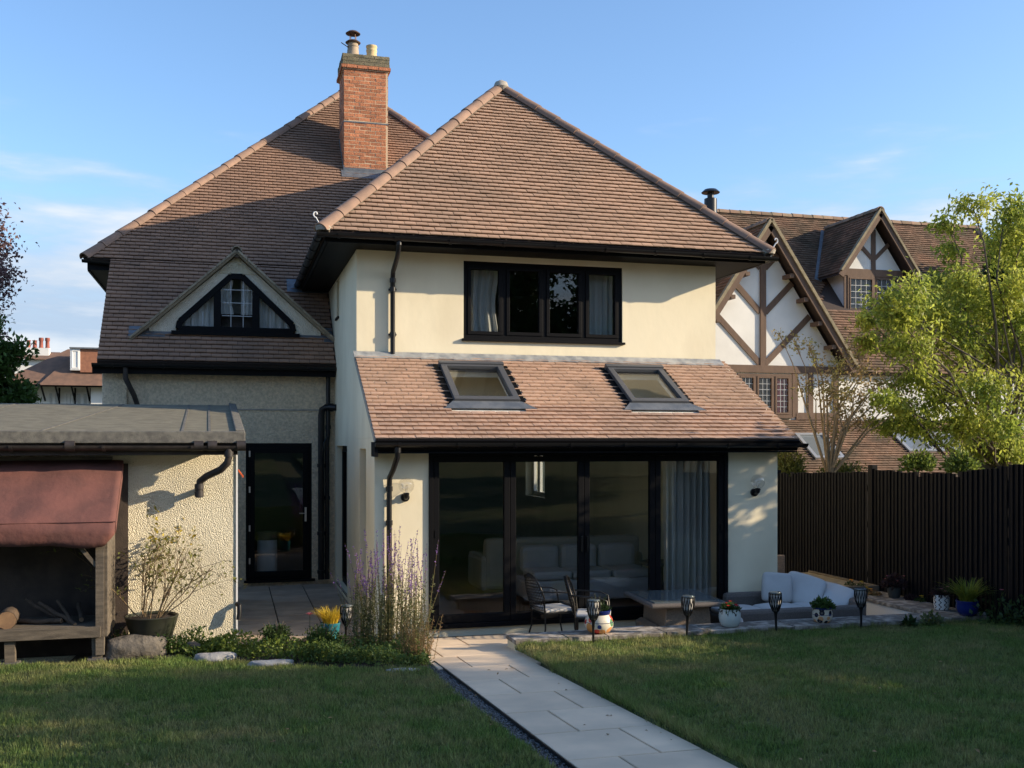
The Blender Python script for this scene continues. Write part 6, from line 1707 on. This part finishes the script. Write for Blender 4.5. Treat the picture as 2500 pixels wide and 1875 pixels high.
for a, b in ((-10.6, -10.1), (-9.6, -8.95), (-8.75, -8.3), (-8.2, -7.5)): casement(fh, PFW, a, b, 3.4, 5.2, 2, fw=.06, depth=.06, back=.03, m='white_paint', sill=0)
for x in (-9.7, -9.0, -8.2, -7.45): MB().bar((x, 60.8, 4.7), (x, 59.5, 5.45), .08, .08).build('eaves_bracket', M['frame'], fh); 
for x in (-9.0, -8.2, -7.4): MB().box(x - .04, x + .04, 60.82, 60.9, 3.4, 5.4).build('post', M['frame'], fh)
MB().box(-11.9, -2.8, 59.2, 59.3, 5.38, 5.5).build('gutter', M['frame'], fh)
fc = thing('far_chimney_house', 'distant white house with red chimney pots behind the laurel', 'house', (-14, 80, 0), world=True)
MB().box(-16, -12.4, 80, 83, 0, 8.3).build('wall', M['white_render'], fc); MB().prism([(-16.4, 79.6, 8.3), (-12, 79.6, 8.3), (-12, 81.5, 8.9), (-16.4, 81.5, 8.9)], (0, .1, .1)).build('roof', M['tile_far'], fc)
MB().box(-14.2, -12.6, 80.5, 81.2, 8.3, 9.2).build('chimney', M['white_render'], fc)
for k in range(4): MB().lathe([(.17, 0), (.14, .1), (.13, .5), (.17, .55), (.16, .75 if k > 1 else .5)], 12, (-14.0 + k * .42, 80.8, 9.2)).build('chimney_pot', M['pot_red'] if 'pot_red' in M else M['brick'], fc, smooth=True)

# ------------------------------------------------------------------ trees
def blob_tree(name, lab, base, fork, blobs, per, Ln, Wd, mt, bark, rad, seed, hang=0., cat='tree', group=None, twigs=7, gap=.5, dirw=.5, flat=1.):
    r = np.random.default_rng(seed); t = thing(name, lab, cat, base, 0, group, world=True)
    mb = MB(); base = Vector(base); fork = Vector(fork)
    mb.tube([base, base.lerp(fork, .5) + Vector((rad * .4, rad * .3, 0)), fork], [rad * 1.15, rad, rad * .85], 10, caps=False)
    parts = []
    for (x, y, z, br) in blobs:
        c = Vector((x, y, z)); d = c - fork
        m1 = fork.lerp(c, .4) + Vector(r.normal(size=3)) * d.length * .07 + Vector((0, 0, d.length * .06)); m2 = fork.lerp(c, .75) + Vector(r.normal(size=3)) * d.length * .05 + Vector((0, 0, d.length * .05))
        mb.tube([fork - Vector((0, 0, .1)), m1, m2, c], [rad * .38, rad * .22, rad * .12, rad * .05], 6, caps=False)
        tips = []
        for k in range(twigs):
            dd = rand_dirs(r, 1)[0] * np.array([1, 1, flat]); q = c + Vector(dd) * br * r.uniform(.5, 1.15); s0 = m2.lerp(c, r.uniform(.2, 1))
            mid = s0.lerp(q, .5) + Vector((0, 0, br * .15))
            mb.tube([s0, mid, q], [rad * .05, rad * .035, rad * .012], 3, caps=False)
            for w in (.35, .6, .8, 1.0): tips.append((s0.lerp(q, w) + Vector((0, 0, br * .15 * 4 * w * (1 - w) * .5)), q - s0))
        k = max(1, int(per * (br / .35) ** 1.5 / len(tips)))
        v_, f_ = leafy(r, [(p, d_.normalized()) for p, d_ in tips], k, br * gap * .45 * (.65 if flat < 1 else 1), Ln, Wd, hang, dirw); parts.append((v_, f_))
    mb.build('trunk', bark, t, smooth=True, fix=False)
    V, F = merge(parts); npmesh('crown', V, F, mt, t)
    return t
maple = [(12.63,15.40,6.68,0.27), (12.60,16.04,6.46,0.21), (13.56,15.68,6.60,0.39), (12.78,16.17,6.02,0.25), (13.95,16.21,6.19,0.44), (10.61,15.04,4.81,0.26), (11.07,14.93,4.99,0.36), (12.96,16.66,5.45,0.33), (12.59,15.44,5.32,0.34), (13.32,15.39,5.28,0.41), (12.19,16.99,4.84,0.37), (12.17,15.89,4.78,0.49), (13.57,16.66,4.99,0.52), (13.76,15.90,4.83,0.50), (11.46,16.24,4.26,0.25), (11.28,15.22,4.03,0.36), (12.83,16.23,4.29,0.54), (14.26,16.72,4.23,0.56), (11.86,16.00,3.62,0.35), (12.01,16.46,3.03,0.32), (12.69,16.31,3.31,0.50), (12.63,15.03,3.41,0.50), (11.52,16.49,2.79,0.21), (11.97,16.14,2.69,0.35), (12.27,15.53,2.72,0.44), (12.76,14.97,2.71,0.47), (13.62,16.72,2.24,0.37), (13.75,15.89,2.25,0.36), (15.00,16.41,5.92,0.56), (15.35,16.75,5.13,0.64), (15.12,16.40,4.23,0.67), (15.43,16.83,3.36,0.69), (15.04,15.73,4.51,0.57), (16.07,16.58,3.54,0.65), (14.31,15.83,6.54,0.43)]
blob_tree('maple_tree', 'light green leafy tree overhanging the fence at the right', (13.9, 16.0, -.2), (13.7, 16.0, 2.0), [(x - .10, y, z, b_ * 1.15) for x, y, z, b_ in maple] + [(10.35, 15.3, 4.55, .2), (10.5, 15.6, 4.2, .22), (10.9, 15.2, 4.55, .25), (10.75, 15.4, 3.2, .25), (11.1, 15.5, 3.1, .22)], 560, .10, .044, LM['maple'], M['bark'], .11, 61, hang=.9, gap=1.0, flat=.55)
brown = [(9.43,16.54,4.37,0.10), (9.69,16.48,4.24,0.12), (9.52,15.70,4.07,0.13), (9.65,15.74,3.88,0.14), (10.53,15.82,4.29,0.16), (10.95,16.57,4.14,0.20), (11.05,16.04,4.26,0.16), (10.43,16.23,3.84,0.20), (10.70,15.90,3.69,0.19), (9.69,16.11,3.43,0.16), (9.98,15.99,3.26,0.23), (10.33,15.95,3.33,0.26), (10.85,16.19,3.25,0.26), (11.23,16.18,3.45,0.23), (11.84,16.50,3.55,0.24), (12.07,16.28,3.87,0.20), (10.62,16.53,2.96,0.20), (11.03,16.46,2.86,0.24), (11.71,16.59,3.14,0.24), (11.87,16.27,3.20,0.17), (9.92,15.76,3.48,0.16), (10.50,16.46,2.69,0.17)]
blob_tree('bare_tree', 'thin small tree with sparse brown autumn leaves behind the fence', (10.0, 16.1, 0), (10.15, 16.1, 1.9), brown, 420, .06, .04, LM['palebrown'], M['bark_pale'], .075, 62, twigs=9, gap=1.0)
for (x, y, rad, hz_, mt, n, lab, sd) in ((9.75, 16.9, .55, 1.75, 'olive', 2600, 'yellowing bush behind the fence next to the house corner', 71), (9.62, 17.4, .5, 2.0, 'green', 1800, 'green bush at the house corner above the fence', 72), (10.75, 16.6, .5, 1.65, 'olive', 1500, 'low yellow-green bush at the foot of the bare tree', 73), (11.05, 14.9, .34, 1.95, 'lime', 900, 'lime green sprig showing above the middle of the fence', 74), (11.35, 14.2, .34, 1.95, 'lime', 900, 'lime green sprig showing above the fence left of the tree', 75)):
    t = shrub(x, y, hz_ + .02, rad, .9, n, .075, .045, LM[mt], lab, name='bush', seed=sd, group='bushes behind the fence')
    MB().tube([(0, 0, -hz_ - .02), (.03, .02, .05)], .03, 6).build('trunk', M['bark'], t)
def ball_blobs(r, c, rx, ry, rz, n, br):
    P_ = rand_dirs(r, n) * (r.uniform(.2, 1, (n, 1)) ** .5) * np.array([rx, ry, rz]) + np.array(c)
    return [(p[0], p[1], p[2], br * r.uniform(.7, 1.3)) for p in P_]
rt = np.random.default_rng(81)
blob_tree('evergreen_tree', 'dark evergreen tree behind the light green tree at the right edge', (22.6, 25.5, 0), (22.6, 25.5, 4.0), ball_blobs(rt, (22.5, 25.5, 7.2), 1.3, 1.2, 1.9, 26, .6), 420, .16, .08, LM['dark'], M['bark'], .2, 82)
blob_tree('laurel', 'dense green evergreen bush at the left edge above the shed roof', (-6.6, 25.0, 0), (-6.6, 25.0, 1.5), ball_blobs(rt, (-5.95, 25, 3.4), 1.75, 1.4, 1.55, 54, .5), 620, .15, .065, LM['laurel_lit'], M['bark'], .15, 83)
blob_tree('copper_beech', 'copper-leaved tree at the left edge against the sky', (-8.2, 30.0, 0), (-8.0, 30.0, 3.0), ball_blobs(rt, (-7.45, 30, 6.8), 2.1, 1.6, 2.4, 48, .5), 360, .11, .07, LM['copper'], M['bark'], .2, 84, hang=.4, twigs=9, gap=1.1)
# trees beyond the frame that shade the garden and show in the window panes
SHADE = [((11.6, 10.6, 3.45), 1.0, .9, 1.4, 13, .4), ((12.6, 7.0, 2.2), 1.4, 1.6, .9, 11, .55), ((13.8, 3.8, 3.8), 1.8, 2.0, 2.0, 12, .75), ((14.6, .2, 4.4), 2.0, 2.2, 2.2, 13, .8), ((18.5, 1.8, 5.6), 2.2, 2.4, 2.6, 20, .85), ((14.2, -4.2, 4.6), 2.0, 2.2, 2.2, 22, .8), ((15.5, -8.5, 5.0), 2.0, 2.2, 2.2, 22, .8)]
labs = ['small leafy tree just past the fence at the right', 'leafy garden tree over the fence beside the right lawn', 'spreading tree over the fence right of the camera', 'spreading tree over the fence behind the right lawn', 'tall tree behind the spreading trees on the right', 'spreading tree over the fence behind the camera', 'farthest of the spreading trees behind the camera on the right']
for i, (c, rx, ry, rz, n, br) in enumerate(SHADE):
    blob_tree('garden_tree', labs[i], (c[0], c[1], gz(c[1]) - .3), (c[0], c[1], c[2] - rz * .8), ball_blobs(rt, c, rx, ry, rz, n, br), 110 if i == 0 else 200, .17, .10, LM['green'], M['bark'], .14, 90 + i, hang=.5, group='trees beyond the right fence', twigs=6, gap=1.0)
BACK = [((-13, -26, 8.0), 4.2, 3.0, 4.6, 40, 1.3), ((-4, -27, 8.6), 4.4, 3.0, 5.0, 44, 1.3), ((5.0, -26.5, 9.0), 4.4, 3.0, 5.2, 44, 1.3), ((14.0, -27.5, 9.4), 4.4, 3.0, 5.4, 44, 1.3), ((23.0, -26.0, 9.0), 4.2, 3.0, 5.2, 40, 1.3)]
bl_ = ['tree at the left end of the belt behind the lawn', 'second tree of the belt behind the lawn', 'middle tree of the belt behind the lawn', 'fourth tree of the belt behind the lawn', 'tree at the right end of the belt behind the lawn']
for i, (c, rx, ry, rz, n, br) in enumerate(BACK):
    blob_tree('garden_tree', bl_[i], (c[0], c[1], gz(c[1]) - .3), (c[0], c[1], 3.0), ball_blobs(rt, c, rx, ry, rz, n, br), 80, .42, .24, LM['laurel'], M['bark'], .22, 110 + i, group='trees behind the lawn', twigs=6, gap=1.0)

# ------------------------------------------------------------------ grass
def grass_field(name, n, fx_, dz, h, w, lab, seed, zfun):
    r = np.random.default_rng(seed); P_ = fx_(r, n); n = len(P_)
    z = zfun(P_)
    a = r.uniform(0, 6.283, n); ln = r.uniform(.1, .75, n); H = h * r.uniform(.5, 1.25, n); W = w * r.uniform(.7, 1.3, n)
    H *= .75 + .5 * (np.sin(P_[:, 0] * 23.1 + 3 * np.sin(P_[:, 1] * 7.7)) * np.sin(P_[:, 1] * 19.3 + 2 * np.sin(P_[:, 0] * 9.1)) + .5)
    px_, py_ = P_[:, 0], P_[:, 1]; dx, dy = np.cos(a), np.sin(a); b = r.uniform(0, 6.283, n); sx_, sy_ = np.cos(b), np.sin(b)
    B0 = np.column_stack([px_ - sx_ * W / 2, py_ - sy_ * W / 2, z]); B1 = np.column_stack([px_ + sx_ * W / 2, py_ + sy_ * W / 2, z])
    T = np.column_stack([px_ + dx * ln * H, py_ + dy * ln * H, z + H * np.sqrt(np.clip(1 - ln * ln * .6, .2, 1))])
    V = np.stack([B0, B1, T], 1).reshape(-1, 3); F = np.arange(3 * n).reshape(-1, 3)
    o = npmesh(name, V, F, M['grass'], None); return tag(o, lab, 'grass', kind='stuff')
M['grass'] = leaf_mat('grass_blade', (.135, .205, .046), (.33, .28, .12), rand=.45, trans=.3, scale=1.5, rough=.6, detail=9, nrough=.72, lo=.42, hi=.70)
def dens(r, n, x0, x1, y0, y1):
    # denser near the camera where single blades can be told apart
    y = y0 + (y1 - y0) * r.uniform(0, 1, n) ** 1.25; x = r.uniform(x0, x1, n); return np.column_stack([x, y])
wobv = lambda P_: .012 * np.sin(P_[:, 0] * 1.7 + P_[:, 1] * .9) + .010 * np.sin(P_[:, 0] * .8 - P_[:, 1] * 1.9 + 1) + .006 * np.sin(4 * P_[:, 0] + 3 * P_[:, 1])
gzv = lambda y: .06 * (12.8 - y)
def left_f(r, n):
    P_ = dens(r, n, -4.2, 1.93, 4.6, 12.0)
    x, y = P_[:, 0], P_[:, 1]
    lim = 10.30 + np.clip(1.68 - x, 0, 2.2) * .80 + .06 * np.sin(x * 5)
    lim = np.where(x < -.95, 11.9, lim)
    vis = x > (y * -.205 - .6)
    return P_[(y < lim) & vis]
grass_field('grass', 330000, left_f, 0, .046, .0095, 'short patchy grass of the left lawn', 5, lambda P_: gzv(P_[:, 1]) + .012 + wobv(P_))
def right_f(r, n):
    P_ = dens(r, n, 3.0, 9.25, 4.6, 11.08); x, y = P_[:, 0], P_[:, 1]
    rx = 3.035 + np.clip(y - 9.6, 0, 9) * .06 + .02 * np.sin(y * 5.1) + .012 * np.sin(y * 13)
    return P_[(x > rx - .01) & (x < y * .80 + 1.0)]
grass_field('grass', 330000, right_f, 0, .046, .0095, 'short green grass of the right lawn', 6, lambda P_: gzv(P_[:, 1]) + np.where(P_[:, 1] > 9, .07, .02 + .05 * np.clip((P_[:, 1] - 4) / 5, 0, 1)) * np.clip((P_[:, 0] - 3.03) / .06, 0, 1) + wobv(P_))
# longer tufts along the wall foot and path edge
def tuft_f(r, n):
    q = r.uniform(0, 1, n); a = np.column_stack([r.uniform(3.1, 9.2, n), 11.06 - np.abs(r.normal(size=n)) * .06]); b = np.column_stack([3.03 + np.abs(r.normal(size=n)) * .03, r.uniform(4.6, 11.0, n)]); return np.where((q < .6)[:, None], a, b)
grass_field('grass', 15000, tuft_f, 0, .085, .006, 'longer grass along the wall foot and the path edge', 7, lambda P_: gzv(P_[:, 1]) + .05)

fr = np.random.default_rng(77)
n = 150
fx_ = fr.uniform(-2.5, 9, n); fy_ = fr.uniform(5, 11, n)
C = np.column_stack([fx_, fy_, gzv(fy_) + np.where(fx_ > 3.05, .095, .055) - np.where((fx_ > 2.06) & (fx_ < 3.04), .027, 0)])
V, F = leaf_quads(C, rand_dirs(fr, n) * np.array([1, 1, .1]), np.tile(np.array([0, 0, 1.]), (n, 1)) + .3 * rand_dirs(fr, n), fr.uniform(.02, .05, n), fr.uniform(.015, .03, n))
tag(npmesh('fallen_leaves', V, F, LM['brown'], None), 'scattered small brown fallen leaves on the lawn and path', 'leaves', kind='stuff')
# many-leaved or many-stemmed parts that nobody would count
for o in bpy.data.objects:
    if o.parent and o.name.split('.')[0] in ('foliage', 'leaf', 'stem', 'branch', 'crown', 'trunk', 'flower_spikes', 'grass_blade', 'glazing_bars', 'cage', 'verge_tiles', 'felt_lap', 'gutter_joint', 'pipe_clip', 'eaves_board', 'flower', 'pebble') and o.name.split('.')[0] not in ('trunk', 'pebble', 'eaves_board', 'pipe_clip'):
        o['kind'] = 'stuff'
